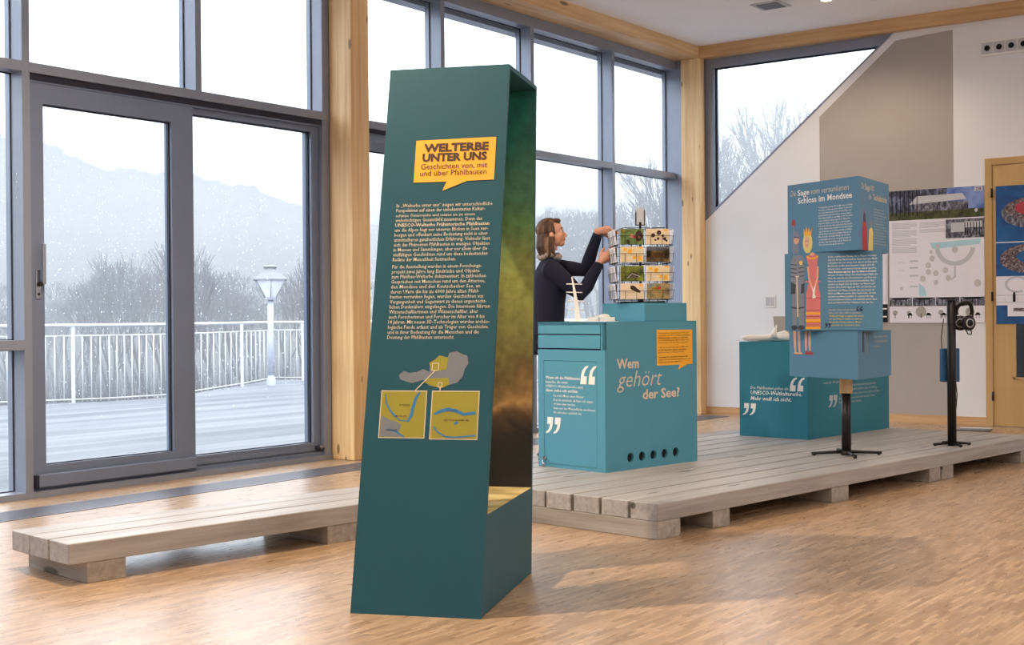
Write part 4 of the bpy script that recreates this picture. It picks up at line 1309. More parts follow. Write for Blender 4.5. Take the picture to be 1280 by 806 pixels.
m.prism([(.08, .0), (.20, .0), (.19, .16), (.15, .22), (.12, .30), (.10, .22), (.07, .14)], .0002, .001, 6, FB); disc(m, .13, .23, .028, .034, FB, 4, .0016)
m.build('painted_red_figure', PM, up_); m = MB()
m.prism([(.22, .0), (.33, .0), (.34, .14), (.30, .18), (.24, .15)], .0002, .001, 5, FB); disc(m, .285, .20, .028, .034, FB, 3, .0016)
m.build('painted_yellow_figure', PM, up_)
MIDH = .575 - .005
mid, fm = prism_unit('prism_box', 88, .925, 1.495, 'middle prism with the painted knight armour and pink dress')
FA = fm(1); m = MB(); hh = MIDH
ST2 = ["Andere erzählen von Türmen, die im Wasser versunken", "sind und die bei Nacht leuchten. Dann hört man Musik", "und Lachen wie von einem Fest, das nie zu Ende geht.", "Ein Fischer wollte einst hinunter steigen und die", "Schätze heben, doch niemand hat ihn wieder gesehen.", "Unter Menschen sagt man, dass der Ritter noch immer",
       "auf seine Tochter wartet. Am Grund liegen Pfähle aus", "Holz, die sehr alt sind. Forscherinnen und Forscher", "haben sie entdeckt und konnten herausfinden: Hier", "standen vor langer Zeit die Häuser von Bauern und", "Fischern. Ihre Dörfer lagen am Ufer und wurden mit", "den Jahren vom Wasser bedeckt. Aus den Resten der",
       "Pfähle und Mauern wurden dann Geschichten, die man", "einander am Abend erzählte. So entstand die Sage", "vom versunkenen Schloss, und vielleicht gehört dazu", "auch ein kleines bisschen Wahrheit über den See."]
for i, s_ in enumerate(ST2):
    put_text(m, s_, .345, hh - .040 - i * .0222, FA, width=.385 * min(1.0, len(s_) / 53), height=.013, bold=.03 if i == 5 else .006, res=1)
for i, s_ in enumerate(["Ich war schon oft am See und", "habe nach dem Schloss geschaut.", "Vielleicht liegt es ganz tief unten,", "wo das Wasser dunkel ist und nur", "die großen Fische wohnen. Meine", "Oma kennt die Geschichte auch."]):
    put_text(m, s_, .352, hh - .425 - i * .0222, FA, width=.27 * min(1.0, len(s_) / 34), height=.013, bold=.006, mi=9 if i < 2 else 5, res=1)
quote_mark(m, .560, .140, .052, .034, FA, 8, True); quote_mark(m, .315, .018, .050, .034, FA, 8, False)
m.build('story_lettering', PM, mid)['kind'] = 'stuff'; m = MB()
m.prism([(.060, .03), (.095, .03), (.104, .30), (.060, .30)], .0002, .001, 3, FA); m.prism([(.112, .03), (.150, .03), (.154, .30), (.108, .30)], .0002, .001, 3, FA)
m.prism([(.052, .29), (.160, .29), (.158, .52), (.140, .555), (.070, .555), (.050, .50)], .0002, .0011, 3, FA)
m.prism([(.050, .27), (.085, .27), (.090, .34), (.052, .36)], .0011, .0016, 4, FA); m.prism([(.130, .27), (.158, .28), (.160, .35), (.134, .34)], .0011, .0016, 4, FA)
for z in (.40, .43, .46, .49): stroke(m, [(.05, z), (.10, z - .006)], .006, FA, 4, .0017); stroke(m, [(.112, z), (.155, z + .004)], .006, FA, 4, .0017)
stroke(m, [(.098, .40), (.104, .10)], .010, FA, 9, .0019); stroke(m, [(.086, .40), (.118, .40)], .008, FA, 9, .002)
stroke(m, [(.055, .17), (.10, .165)], .010, FA, 4, .0017); stroke(m, [(.112, .165), (.154, .17)], .010, FA, 4, .0017)
disc(m, .132, .50, .014, .016, FA, 5, .002); disc(m, .078, .022, .026, .018, FA, 4, .0018); disc(m, .132, .022, .026, .018, FA, 4, .0018)
m.build('painted_knight_armour', PM, mid); m = MB()
m.prism([(.168, .01), (.284, .01), (.284, .26), (.262, .37), (.262, .50), (.270, .545), (.245, .560), (.205, .560), (.172, .545), (.192, .48), (.196, .37), (.170, .26)], .0002, .0011, 2, FA)
for z, mi_, hh_ in ((.020, 7, .020), (.050, 2, .016), (.072, 7, .026), (.126, 7, .018), (.36, 2, .01)): stroke(m, [(.168, z), (.284, z)], hh_, FA, mi_, .0015)
for z in (.036, .060, .105, .150, .240): stroke(m, [(.168, z), (.190, z - .005), (.212, z), (.238, z - .005), (.262, z), (.284, z - .004)], .004, FA, 6, .0019)
stroke(m, [(.180, .545), (.205, .530), (.240, .530), (.268, .545)], .012, FA, 7, .0017); stroke(m, [(.188, .47), (.196, .38), (.222, .31)], .013, FA, 1, .0018); stroke(m, [(.266, .47), (.262, .38), (.238, .31)], .013, FA, 1, .0018)
m.prism([(.215, .33), (.228, .30), (.248, .335), (.240, .27), (.250, .24), (.222, .235), (.226, .28)], .0017, .0022, 0, FA)
disc(m, .222, .562, .018, .012, FA, 1, .0014)
m.build('painted_pink_dress', PM, mid)
FB = fm(2); m = MB()
for i in range(12): put_text(m, ST2[i], .30, hh - .06 - i * .024, FB, width=.38, height=.012, res=1)
m.build('side_lettering', PM, mid)['kind'] = 'stuff'
bot, fb = prism_unit('prism_box', 63, .579, .920, 'bottom prism with painted bare feet')
FA = fb(1); BH = .341; m = MB()
for x in (.064, .112): stroke(m, [(x, BH), (x + .004, BH - .10), (x + .010, BH - .165)], [.030, .026, .016], FA, 1); disc(m, x + .016, BH - .168, .026, .010, FA, 1, .0014); stroke(m, [(x - .01, BH - .177), (x + .04, BH - .177)], .004, FA, 4, .0016)
m.build('painted_knight_legs', PM, bot); m = MB()
for x in (.196, .240): stroke(m, [(x, BH), (x - .002, BH - .10), (x + .002, BH - .160)], [.028, .024, .014], FA, 1); disc(m, x + .012, BH - .165, .028, .012, FA, 6, .0014); stroke(m, [(x - .01, BH - .150), (x + .02, BH - .150)], .005, FA, 4, .0016)
m.build('painted_princess_legs', PM, bot)
FB = fb(2); m = MB()
stroke(m, [(.12, BH), (.12, BH - .15)], .04, FB, 4); stroke(m, [(.20, BH), (.20, BH - .16)], .04, FB, 3)
for i, s_ in enumerate(("Gibt es die Brücke noch heute?", "Viele Menschen glauben fest daran", "und suchen sie")): put_text(m, s_, .36, BH - .05 - i * .035, FB, width=(.30, .32, .14)[i], height=.016, res=1, mi=9)
m.build('side_lettering', PM, bot)['kind'] = 'stuff'

# ============================================================ HEADPHONE STAND
hs = empty('headphone_stand', (-3.318, 10.285, 0.2), radians(36.6))
tag(hs, 'slim black listening post with a blue control box near the wooden door', 'stand')
m = MB(); m.tube([(0, 0, 0), (0, 0, 1.142)], .034, 20); m.lathe([(.037, 1.142), (.037, 1.150), (.0, 1.156)], 20); m.build('pole', M_BLACK, hs)
for k in range(4):
    a = radians(8 + 90 * k)
    m = MB(); m.tube([(.03 * cos(a), .03 * sin(a), .022), (.155 * cos(a), .155 * sin(a), .012)], [.012, .009], 8); m.tube([(.14 * cos(a), .14 * sin(a), 0), (.14 * cos(a), .14 * sin(a), .014)], .010, 8)
    m.build('foot', M_BLACK, hs)
m = MB(); m.box((-.062, .036, .50), (.078, .10, .765), bev=.004); m.build('control_box', plain('blue_box', srgb(30, 84, 128), .4), hs)
m = MB(); m.tube([(.030, .0, 1.10), (.10, 0, 1.105), (.105, 0, 1.13)], .006, 8); m.build('hook', M_BLACK, hs)
m = MB(); m.tube([(-.05, .03, 1.0), (-.066, .04, .86), (-.055, .06, .76)], .004, 6); m.build('cable', M_BLACK, hs); m = MB(); m.tube([(.05, .05, .50), (.06, .05, .40), (.052, .05, .30), (.042, .04, .27), (.040, .036, .50)], .004, 6); m.build('cable', M_BLACK, hs)
hp = empty('headphones', (-3.318, 10.285, 0.2), radians(36.6))
tag(hp, 'black over-ear headphones hanging from the slim black listening post', 'headphones')
m = MB()
pts = []; wdt = []
for k in range(13):
    a = radians(-20 + 220 * k / 12)
    pts.append((.105 + .062 * cos(a), -.01 + .02 * cos(a * 2), 1.055 + .075 * sin(a)))
m.tube(pts, .015, 8); m.build('headband', M_BLACK, hp)
for s_, yy in ((1, -.030), (-1, .045)):
    m = MB(); Mx = Matrix.Translation((.105 + .018 * s_, yy, .965)) @ Matrix.Rotation(radians(90), 4, 'X') @ Matrix.Rotation(radians(18 * s_), 4, 'Y')
    m.lathe([(.0, -.02), (.046, -.024), (.060, -.010), (.060, .012), (.030, .022), (.0, .024)], 20, 0, Mx)
    m.lathe([(.030, .0225), (.036, .020), (.034, .026), (.028, .026)], 20, 1, Mx)
    e_ = m.build('ear_cup', [M_BLACK, M_LGREY_P], hp)
    m = MB(); m.tube([(.105 + .060 * s_, yy * .6, 1.04), (.105 + .045 * s_, yy, .965)], .008, 8); m.build('yoke', M_BLACK, hp)
m = MB(); m.tube([(.10, -.03, .915), (.12, -.03, .88), (.15, -.02, .875), (.155, -.01, .90), (.13, .0, .93)], .005, 6); m.build('cable', M_BLACK, hp)

# ============================================================ WALL FITTINGS AND POSTERS
sw = empty('light_switch', (-6.883, BY, 1.40)); tag(sw, 'white double light switch on the white back wall', 'light switch')
m = MB(); m.box((-.072, -.010, -.075), (.072, 0, .075), bev=.003); m.build('switch_plate', M_WHITE_PL, sw)
for x in (-.028, .028):
    m = MB(); m.box((x - .024, -.016, -.052), (x + .024, -.010, .052), bev=.002); m.build('rocker', M_LGREY_P, sw)
sk = empty('socket_strip', (-4.02, BY, 4.135)); tag(sk, 'white strip of round black openings high on the back wall', 'socket strip')
m = MB(); m.box((-.32, -.03, -.085), (.34, 0, .085), bev=.004); m.build('strip_housing', M_WHITE_PL, sk)
for k in range(5):
    x = -.255 + .128 * k
    m = MB(); m.box((x - .06, -.034, -.062), (x + .06, -.030, .062)); pl = m.build('socket_plate', M_LGREY_P, sk)
    m = MB(); m.lathe([(.0, .0), (.031, 0), (.031, .0035), (.0, .0035)], 20, 0, Matrix.Translation((x, -.034, 0)) @ Matrix.Rotation(pi / 2, 4, 'X')); m.build('opening', M_DARK, pl)
fb_ = empty('floor_outlet', (-4.25, 13.9, 0.0), radians(10)); tag(fb_, 'small flat grey outlet lid lying on the floor near the wooden door', 'floor outlet')
m = MB(); m.box((-.17, -.10, 0), (.17, .10, .018), bev=.004); m.build('lid', M_STEEL_G, fb_)
m = MB(); m.box((-.15, .06, .018), (.17, .10, .026), bev=.002); m.build('lid_rim', M_WHITE_PL, fb_)

def photo_mat(name, stops, sc=8, ms=(1, 1, 1)):
    return noise_ramp(name, stops, sc, .5, 8, ms, .8, .4, .35, .65)
PH_FOREST = photo_mat('forest_photo', [srgb(30, 30, 34), srgb(62, 64, 82), srgb(112, 120, 148)], 9, (2.5, 1, 1))
PH_GRASS = photo_mat('grass_photo', [srgb(40, 42, 20), srgb(84, 88, 44)], 16)
PH_TENT = photo_mat('tent_photo', [srgb(44, 42, 50), srgb(96, 94, 104), srgb(150, 148, 158)], 14, (2, 1, 1))
PH_WATER = photo_mat('lake_photo', [srgb(18, 66, 120), srgb(34, 92, 146)], 4)
PH_CROWD = photo_mat('crowd_photo', [srgb(48, 46, 56), srgb(104, 82, 82), srgb(160, 152, 156)], 40)
PH_SKYB = photo_mat('blue_sky_photo', [srgb(60, 90, 160), srgb(130, 150, 200)], 6)

# architecture board beside the door
po = empty('architecture_poster', (-5.392, BY - 0.012, 1.135)); tag(po, 'large white architecture board with forest pavilion photo and ring-shaped site plan', 'poster')
PWI, PHE = 1.068, 1.505
m = MB(); m.box((0, 0, .0), (PWI, .010, PHE)); m.build('sheet', M_PAPER, po)
PP = plane_front(0, -.0005, 0)
def U(u): return u * PWI
def Vv(v): return PHE * (1 - v)
m = MB(); rect(m, 0, Vv(.225), PWI, Vv(0), PP, 0); rect(m, 0, Vv(.225), PWI, Vv(.165), PP, 1, .0013); rect(m, U(.62), Vv(.16), PWI, Vv(.0), PP, 3, .0012)
m.prism([(U(.22), Vv(.11)), (U(.82), Vv(.09)), (U(.78), Vv(.045)), (U(.30), Vv(.05))], .001, .0016, 2, PP)
rect(m, U(.28), Vv(.165), U(.84), Vv(.10), PP, 4, .0015)
for k in range(7): rect(m, U(.03 + .045 * k), Vv(.19), U(.038 + .045 * k), Vv(.0), PP, 5, .0018)
rect(m, U(.90), Vv(.038), U(.985), Vv(.004), PP, 2, .0018); put_text(m, '28', U(.915), Vv(.032), PP, width=.06, height=.035, mi=5, lift=.0022); disc(m, U(.92), Vv(.175), .018, .020, PP, 2, .0018)
m.build('pavilion_photo', [PH_FOREST, PH_GRASS, M_LGREY_P, PH_SKYB, PH_TENT, M_DARK], po)
m = MB(); rect(m, U(.605), Vv(.375), PWI, Vv(.235), PP, 0); rect(m, U(.66), Vv(.33), U(.80), Vv(.26), PP, 1, .0014); rect(m, U(.80), Vv(.30), U(.98), Vv(.255), PP, 1, .0014)
for k in range(6): rect(m, U(.80 + .03 * k), Vv(.36), U(.808 + .03 * k), Vv(.26), PP, 2, .0018)
m.build('interior_photo', [PH_TENT, M_LGREY_P, M_DARK], po)
m = MB()
for c, (u0, u1) in enumerate(((.03, .30), (.33, .60))):
    v = .245
    n = 22 if c == 0 else 8
    for k in range(n):
        if k % 6 == 5: v += .007
        rect(m, U(u0), Vv(v + .005), U(u1 - (.07 if k % 6 == 4 else 0)), Vv(v), PP, 0, .0006); v += .0095
for v in (.53, .58, .64, .72): rect(m, U(.22), Vv(v + .012), U(.31), Vv(v), PP, 0, .0006)
m.build('text_block', M_LGREY_P, po)['kind'] = 'stuff'
m = MB()
m.prism([(U(.44), Vv(.405)), (U(.97), Vv(.385)), (U(.95), Vv(.425)), (U(.47), Vv(.45))], .0002, .0008, 1, PP)
m.build('lake_print', [M_LGREY_P, plain('pale_teal_lake', srgb(168, 206, 214), .6)], po)['kind'] = 'stuff'; m = MB()
arc_band(m, U(.70), Vv(.43), .175, .225, radians(188), radians(352), PP, 0, .001, 20)
stroke(m, [(U(.70), Vv(.58)), (U(.70), Vv(.66)), (U(.66), Vv(.68))], .022, PP, 0, .0009)
for cu_, cv_, r_ in ((.70, .46, .035), (.46, .52, .030), (.42, .57, .032), (.42, .62, .030), (.50, .63, .030), (.60, .61, .032), (.63, .67, .030), (.50, .70, .026), (.36, .67, .034), (.45, .47, .02), (.93, .71, .038), (.52, .43, .022)): disc(m, U(cu_), Vv(cv_), r_, r_ * 1.1, PP, 2, .0012)
m.prism([(U(.32), Vv(.80)), (U(.40), Vv(.80)), (U(.38), Vv(.74)), (U(.32), Vv(.70))], .0002, .0008, 1, PP)
arc_band(m, U(.13), Vv(.56), .030, .036, radians(20), radians(160), PP, 2, .0008, 8); arc_band(m, U(.13), Vv(.62), .030, .034, radians(20), radians(160), PP, 2, .0008, 8); disc(m, U(.13), Vv(.74), .02, .02, PP, 2, .0008)
m.build('site_plan', [M_LGREY_P, plain('pale_teal_print', srgb(168, 206, 214), .6), plain('pale_taupe_print', srgb(196, 190, 190), .6)], po)['kind'] = 'stuff'
for k, (u0, u1) in enumerate(((.0, .243), (.252, .49), (.497, .745), (.752, 1.0))):
    m = MB(); rect(m, U(u0), Vv(.875), U(u1), Vv(.81), PP, 0)
    for j in range(4): rect(m, U(u0 + .01 + .055 * j), Vv(.87), U(u0 + .018 + .055 * j), Vv(.825), PP, 1, .0015)
    m.prism([(U(u0), Vv(.81)), (U(u1), Vv(.81)), (U(u1 - .06), Vv(.826)), (U(u0 + .06), Vv(.826))], .001, .0014, 1, PP)
    m.build('small_photo', [PH_TENT, M_DARK], po)
m = MB()
for cu_, r_ in ((.06, .03), (.21, .024), (.34, .062), (.85, .050), (.55, .03)): disc(m, U(cu_), Vv(.93 - r_ * .2), r_, r_, PP, 0, .0008); rect(m, U(cu_) - .004, Vv(.965), U(cu_) + .004, Vv(.93), PP, 1, .0012)
for cu_ in (.22, .42, .58, .93): m.prism([(U(cu_) - .035, Vv(.945)), (U(cu_) + .035, Vv(.945)), (U(cu_) + .012, Vv(.925)), (U(cu_) - .012, Vv(.925))], .0008, .0014, 1, PP); rect(m, U(cu_) - .02, Vv(.965), U(cu_) - .015, Vv(.945), PP, 1, .0012); rect(m, U(cu_) + .015, Vv(.965), U(cu_) + .02, Vv(.945), PP, 1, .0012)
m.build('elevation_drawing', [plain('pale_tree_print', srgb(166, 160, 152), .6), M_DARK], po)['kind'] = 'stuff'

nb = empty('narrow_poster', (-5.60, BY - 0.012, 1.145)); tag(nb, 'white board with a black foot strip peeping out behind the prism display', 'poster')
m = MB(); m.box((0, 0, 0), (.185, .010, .79)); m.build('sheet', M_PAPER, nb)
PN = plane_front(0, -.0005, 0)
m = MB(); rect(m, 0, 0, .185, .205, PN, 0); rect(m, .11, .145, .175, .160, PN, 1, .0014); rect(m, .11, .055, .175, .070, PN, 1, .0014); m.build('black_strip', [M_DARK, M_WHITE_P], nb)
m = MB(); rect(m, .168, .24, .174, .76, PN, 0, .0008)
for k in range(7): disc(m, .12, .30 + .07 * k, .014, .012, PN, 0, .0008)
m.build('fine_drawing', M_LGREY_P, nb)

dp = empty('door_poster', (-4.196, BY - 0.0235, 1.120)); tag(dp, 'blue board with aerial photos of a ring-shaped lake stage hanging on the wooden door', 'poster')
DW, DH = .78, 1.50
m = MB(); m.box((0, 0, 0), (DW, .010, DH)); m.build('sheet', M_PAPER, dp)
PDp = plane_front(0, -.0005, 0)
m = MB(); rect(m, 0, DH * .59, DW, DH, PDp, 0); m.prism([(0, DH * .588), (DW, DH * .588), (DW, DH * .594), (0, DH * .594)], .0011, .0016, 3, PDp)
m.build('lake_water_photo', [PH_WATER, PH_WATER, PH_WATER, M_WHITE_P], dp)
m = MB(); rect(m, 0, DH * .345, DW, DH * .588, PDp, 0, .0012); m.build('lake_water_photo', PH_WATER, dp)
m = MB()
disc(m, .40, DH * .80, .34, .17, PDp, 0, .0016, 28); disc(m, .40, DH * .83, .30, .125, PDp, 1, .002, 28); disc(m, .42, DH * .835, .22, .085, PDp, 2, .0024, 24)
disc(m, .40, DH * .47, .36, .165, PDp, 1, .0018, 28); disc(m, .44, DH * .485, .22, .085, PDp, 3, .0024, 24)
m.build('ring_stage_print', [PH_TENT, PH_CROWD, M_REDP, PH_WATER], dp)
m = MB(); arc_band(m, .22, DH * .285, .10, .13, radians(20), radians(300), PDp, 0, .0012, 16, .7)
rect(m, 0, DH * .205, DW, DH * .21, PDp, 0, .0012); rect(m, 0, DH * .155, DW, DH * .16, PDp, 0, .0012)
for k in range(6): rect(m, .09 + .13 * k, DH * .155, .094 + .13 * k, DH * .195, PDp, 0, .0012)
rect(m, .175, DH * .160, .205, DH * .215, PDp, 1, .0016); disc(m, .19, DH * .222, .012, .014, PDp, 1, .0016, 10)
m.build('walkway_drawing', [M_LGREY_P, M_DARK], dp)
m = MB(); rect(m, 0, 0, DW, DH * .135, PDp, 0, .0010); rect(m, .12, DH * .055, DW, DH * .135, PDp, 1, .0014); rect(m, .18, DH * .09, DW - .1, DH * .115, PDp, 2, .0018)
m.build('section_print', [PH_WATER, M_PAPER, PH_CROWD], dp)

# ============================================================ THE WOMAN
wy = radians(36.58)
WORG = Vector((-5.43, 7.80, 0.2))
wom = empty('person', WORG, wy)
tag(wom, 'woman in a dark navy sweater, hair to the shoulders, reaching up to the postcard spinner', 'person')
# local: x = the way she faces, y = away from the viewer (her left), z up from the deck
def skin_mesh(chains, name, sub=2):
    me = bpy.data.meshes.new(name)
    bm = bmesh.new(); lay = bm.verts.layers.skin.verify()
    first = True; vd = {}
    for ch in chains:
        prev = None
        for item in ch:
            p, rr = item[0], item[1]
            key = tuple(round(c, 4) for c in p)
            if key in vd: v = vd[key]
            else:
                v = bm.verts.new(p); v[lay].radius = rr if isinstance(rr, tuple) else (rr, rr); vd[key] = v
                if first: v[lay].use_root = True; first = False
            if prev is not None and prev is not v:
                if bm.edges.get((prev, v)) is None: bm.edges.new((prev, v))
            prev = v
    bm.to_mesh(me); bm.free()
    o = bpy.data.objects.new(name, me); COL.objects.link(o)
    o.modifiers.new('s', 'SKIN'); sm2 = o.modifiers.new('u', 'SUBSURF'); sm2.levels = sub; sm2.render_levels = sub
    res = bake(o)
    bpy.data.objects.remove(o, do_unlink=True)
    return res
def merge_remesh(parts, name, voxel, mat, smooth=3, parent=None):
    bm = bmesh.new()
    for p in parts: bm.from_mesh(p)
    me = bpy.data.meshes.new(name); bm.to_mesh(me); bm.free()
    o = bpy.data.objects.new(name, me); COL.objects.link(o)
    r_ = o.modifiers.new('r', 'REMESH'); r_.mode = 'VOXEL'; r_.voxel_size = voxel; r_.use_smooth_shade = True
    if smooth:
        s2 = o.modifiers.new('sm', 'SMOOTH'); s2.iterations = smooth; s2.factor = .5
    res = bake(o); res.name = name
    bpy.data.objects.remove(o, do_unlink=True)
    res.materials.clear(); res.materials.append(mat)
    return link(name, res, parent)
Z0 = 0.0
pelv = (-.03, 0, .93); wst = (-.035, 0, 1.08); che = (-.02, 0, 1.28); nek = (-.015, 0, 1.44)
neck2 = (.0, .01, 1.53)
shR = (-.01, -.155, 1.385); elR = (.215, -.16, 1.20); wrR = (.355, -.09, 1.435)
shL = (.01, .155, 1.40); elL = (.250, .10, 1.385); wrL = (.350, .0, 1.665)
legs = [[(pelv, (.13, .10)), ((-.02, -.09, .86), .088), ((-.0, -.10, .48), .055), ((-.03, -.10, .09), .038), ((.09, -.11, .035), .032)],
        [(pelv, (.13, .10)), ((-.02, .09, .86), .088), ((.02, .10, .48), .055), ((.0, .10, .09), .038), ((.12, .11, .035), .032)]]
tors = [[(pelv, (.13, .10)), (wst, (.115, .09)), (che, (.13, .10)), (nek, (.06, .055)), (neck2, (.048, .046))],
        [(che, (.13, .10)), (shR, .055), (elR, .038), (wrR, .026)], [(che, (.13, .10)), (shL, .055), (elL, .038), (wrL, .026)]]
sk1 = skin_mesh(legs + tors, 'sk')
# head built in local coordinates
hd = MB(); Hc = Vector((.012, .010, 1.655))
tilt = Matrix.Rotation(radians(-9), 3, 'Y')
def hp_(x, y, z): return tuple(Hc + tilt @ Vector((x, y, z)))
hd.ellipsoid(hp_(-.012, 0, .022), (.090, .072, .082), 24, 16, rot=tilt)          # cranium
hd.ellipsoid(hp_(.030, 0, -.030), (.052, .056, .070), 20, 14, rot=tilt)          # face
hd.ellipsoid(hp_(.050, 0, -.086), (.030, .032, .022), 14, 10, rot=tilt)          # chin
hd.ellipsoid(hp_(.015, 0, -.070), (.050, .050, .028), 14, 10, rot=tilt)          # jaw
hd.tube([hp_(.074, 0, .004), hp_(.090, 0, -.018), hp_(.101, 0, -.034), hp_(.084, 0, -.042)], [.007, .009, .0105, .008], 10)   # nose
hd.ellipsoid(hp_(.074, 0, -.058), (.014, .020, .007), 12, 8, rot=tilt); hd.ellipsoid(hp_(.073, 0, -.068), (.013, .018, .007), 12, 8, rot=tilt)   # lips
hd.ellipsoid(hp_(.066, 0, .018), (.018, .045, .010), 12, 8, rot=tilt)            # brow
hd.ellipsoid(hp_(.052, -.036, -.030), (.022, .018, .024), 12, 8, rot=tilt); hd.ellipsoid(hp_(.052, .036, -.030), (.022, .018, .024), 12, 8, rot=tilt)
for s_ in (-1, 1): hd.ellipsoid(hp_(-.012, .071 * s_, -.022), (.018, .010, .030), 12, 8, rot=tilt)
hd.tube([neck2, tuple(Vector(neck2) + Vector((.0, 0, .03))), hp_(-.012, 0, -.05)], [.050, .047, .044], 16)
hme = hd.mesh('hd', M_PAPER)
def hand(wr, direction, palmn, curl, side, pinch=False):
    """wr wrist point, direction of the hand, palm normal; returns a mesh with five fingers"""
    d = Vector(direction).normalized(); n = Vector(palmn); n = (n - d * n.dot(d)).normalized(); s = d.cross(n) * side
    wr = Vector(wr); b = MB()
    b.tube([wr - d * .03, wr, wr + d * .03, wr + d * .06, wr + d * .088], [.024, .024, .030, .034, .028], 12)
    bm = MB(); R3 = Matrix((d, s, n)).transposed()
    b.ellipsoid(wr + d * .05, (.048, .040, .017), 14, 10, rot=R3)
    L = [.066, .074, .069, .054]
    for k in range(4):
        off = (-.0285 + .019 * k)
        base = wr + d * (.084 - abs(off) * .15) + s * off
        c1_ = curl[k]; p = base.copy(); dd = d.copy(); pts = [base - d * .02, base]
        for j in range(3):
            ang = c1_ * (.6 + .35 * j)
            dd = (Matrix.Rotation(-ang, 3, s * side) @ dd) if False else (dd * cos(ang) + n * sin(ang)).normalized()
            p = p + dd * L[k] * (.45, .32, .23)[j]; pts.append(p.copy())
        b.tube(pts, [.0095, .0095, .0088, .008, .0065], 8)
    tb = wr + d * .022 - s * .024
    td = (d * .6 - s * .55 + n * (.55 if pinch else .25)).normalized()
    b.tube([tb, tb + td * .035, tb + td * .035 + (td + d * .7).normalized() * .030, tb + td * .035 + (td + d * .7).normalized() * .030 + (d + n * .2).normalized() * .022], [.013, .012, .010, .007], 8)
    return b.mesh('hand', M_PAPER)
hR = hand(wrR, (.62, -.02, .50), (-.1, .9, -.1), [.12, .18, .30, .45], -1)
hL = hand(wrL, (.95, -.10, .10), (.05, -.35, -.9), [.20, .45, .8, .95], -1, True)
M_SKIN = plain('skin', srgb(206, 150, 124), .5, 0, .03, 20)
bodyo = merge_remesh([sk1, hme, hR, hL], 'body', .0048, M_SKIN, 2, wom)
# sweater
M_SWEAT = plain('navy_knit', srgb(9, 13, 40), .9, 0, .05, 40, .4)
def gr(c, k): return tuple((x + k for x in c)) if isinstance(c, tuple) else c + k
def loft(b, rings, seg=24):
    vs = []; fs = []
    for (cx, cz, rx, ry) in rings:
        for k in range(seg):
            a = 2 * pi * k / seg; vs.append((cx + rx * cos(a), ry * sin(a), cz))
    for i in range(len(rings) - 1):
        for k in range(seg):
            k2 = (k + 1) % seg; fs.append((i * seg + k, i * seg + k2, (i + 1) * seg + k2, (i + 1) * seg + k))
    fs.append(tuple(range(seg))[::-1]); fs.append(tuple((len(rings) - 1) * seg + k for k in range(seg)))
    b.add(vs, fs, 0, True)
sb = MB()
loft(sb, [(-.03, .80, .135, .180), (-.03, .90, .140, .185), (-.032, 1.02, .128, .165), (-.028, 1.14, .130, .170), (-.018, 1.26, .140, .185), (-.015, 1.36, .115, .185), (-.014, 1.42, .080, .120), (-.010, 1.455, .062, .072), (-.006, 1.485, .056, .060)])
sb.tube([(-.01, -.10, 1.36), shR, (.06, -.165, 1.33), (.14, -.165, 1.255), elR, (.25, -.15, 1.255), (.285, -.125, 1.32), (.325, -.105, 1.385), (.348, -.094, 1.422)], [.075, .078, .066, .060, .054, .052, .047, .040, .036], 14)
sb.tube([(.0, .09, 1.37), shL, (.08, .150, 1.405), (.17, .125, 1.395), elL, (.275, .085, 1.43), (.30, .055, 1.51), (.330, .022, 1.60), (.345, .004, 1.648)], [.072, .074, .062, .056, .052, .052, .046, .040, .036], 14)
sws = sb.mesh('sw', M_SWEAT)
merge_remesh([sws], 'sweater', .007, M_SWEAT, 4, wom)
trs = skin_mesh([[((-.03, 0, .93), (.145, .115)), ((-.02, -.09, .84), .098), ((-.0, -.10, .48), .070), ((-.03, -.10, .10), .056)], [((-.03, 0, .93), (.145, .115)), ((-.02, .09, .84), .098), ((.02, .10, .48), .070), ((.0, .10, .10), .056)]], 'tr')
merge_remesh([trs], 'trousers', .009, plain('dark_jeans', srgb(34, 38, 54), .85), 3, wom)
for x, y in ((-.03, -.10), (.0, .10)):
    m = MB(); m.ellipsoid((x + .05, y, .045), (.135, .050, .046), 16, 10); m.box((x - .075, y - .042, 0), (x + .17, y + .042, .020), bev=.006)
    m.build('shoe', M_BLACK, wom)
# hair: cap swept back plus locks to the shoulders
M_HAIR = noise_ramp('brown_hair', [srgb(38, 26, 20), srgb(76, 54, 40), srgb(128, 100, 78)], 30, .55, 5, (1, 1, .25))
hr_ = MB()
hr_.ellipsoid(hp_(-.024, 0, .030), (.096, .082, .086), 20, 14, rot=tilt)
hr_.ellipsoid(hp_(-.052, 0, -.035), (.070, .078, .085), 20, 14, rot=tilt)
hr_.ellipsoid(hp_(.035, 0, .080), (.042, .058, .024), 14, 10, rot=tilt)
rh = random.Random(5)
for k in range(26):
    a = radians(70 + 220 * k / 25)
    x0, y0 = .070 * cos(a) - .035, .078 * sin(a)
    pts = [hp_(x0, y0, -.03), hp_(x0 * 1.08 - .008, y0 * 1.12, -.09), tuple(Vector(hp_(x0, y0 * 1.2, -.15)) + Vector((rh.uniform(-.012, .02), rh.uniform(-.015, .015), rh.uniform(-.03, .0))))]
    hr_.tube(pts, [.019, .017, .008], 7)
hm_ = hr_.mesh('h', M_HAIR)
ho = merge_remesh([hm_], 'hair', .005, M_HAIR, 1, wom)
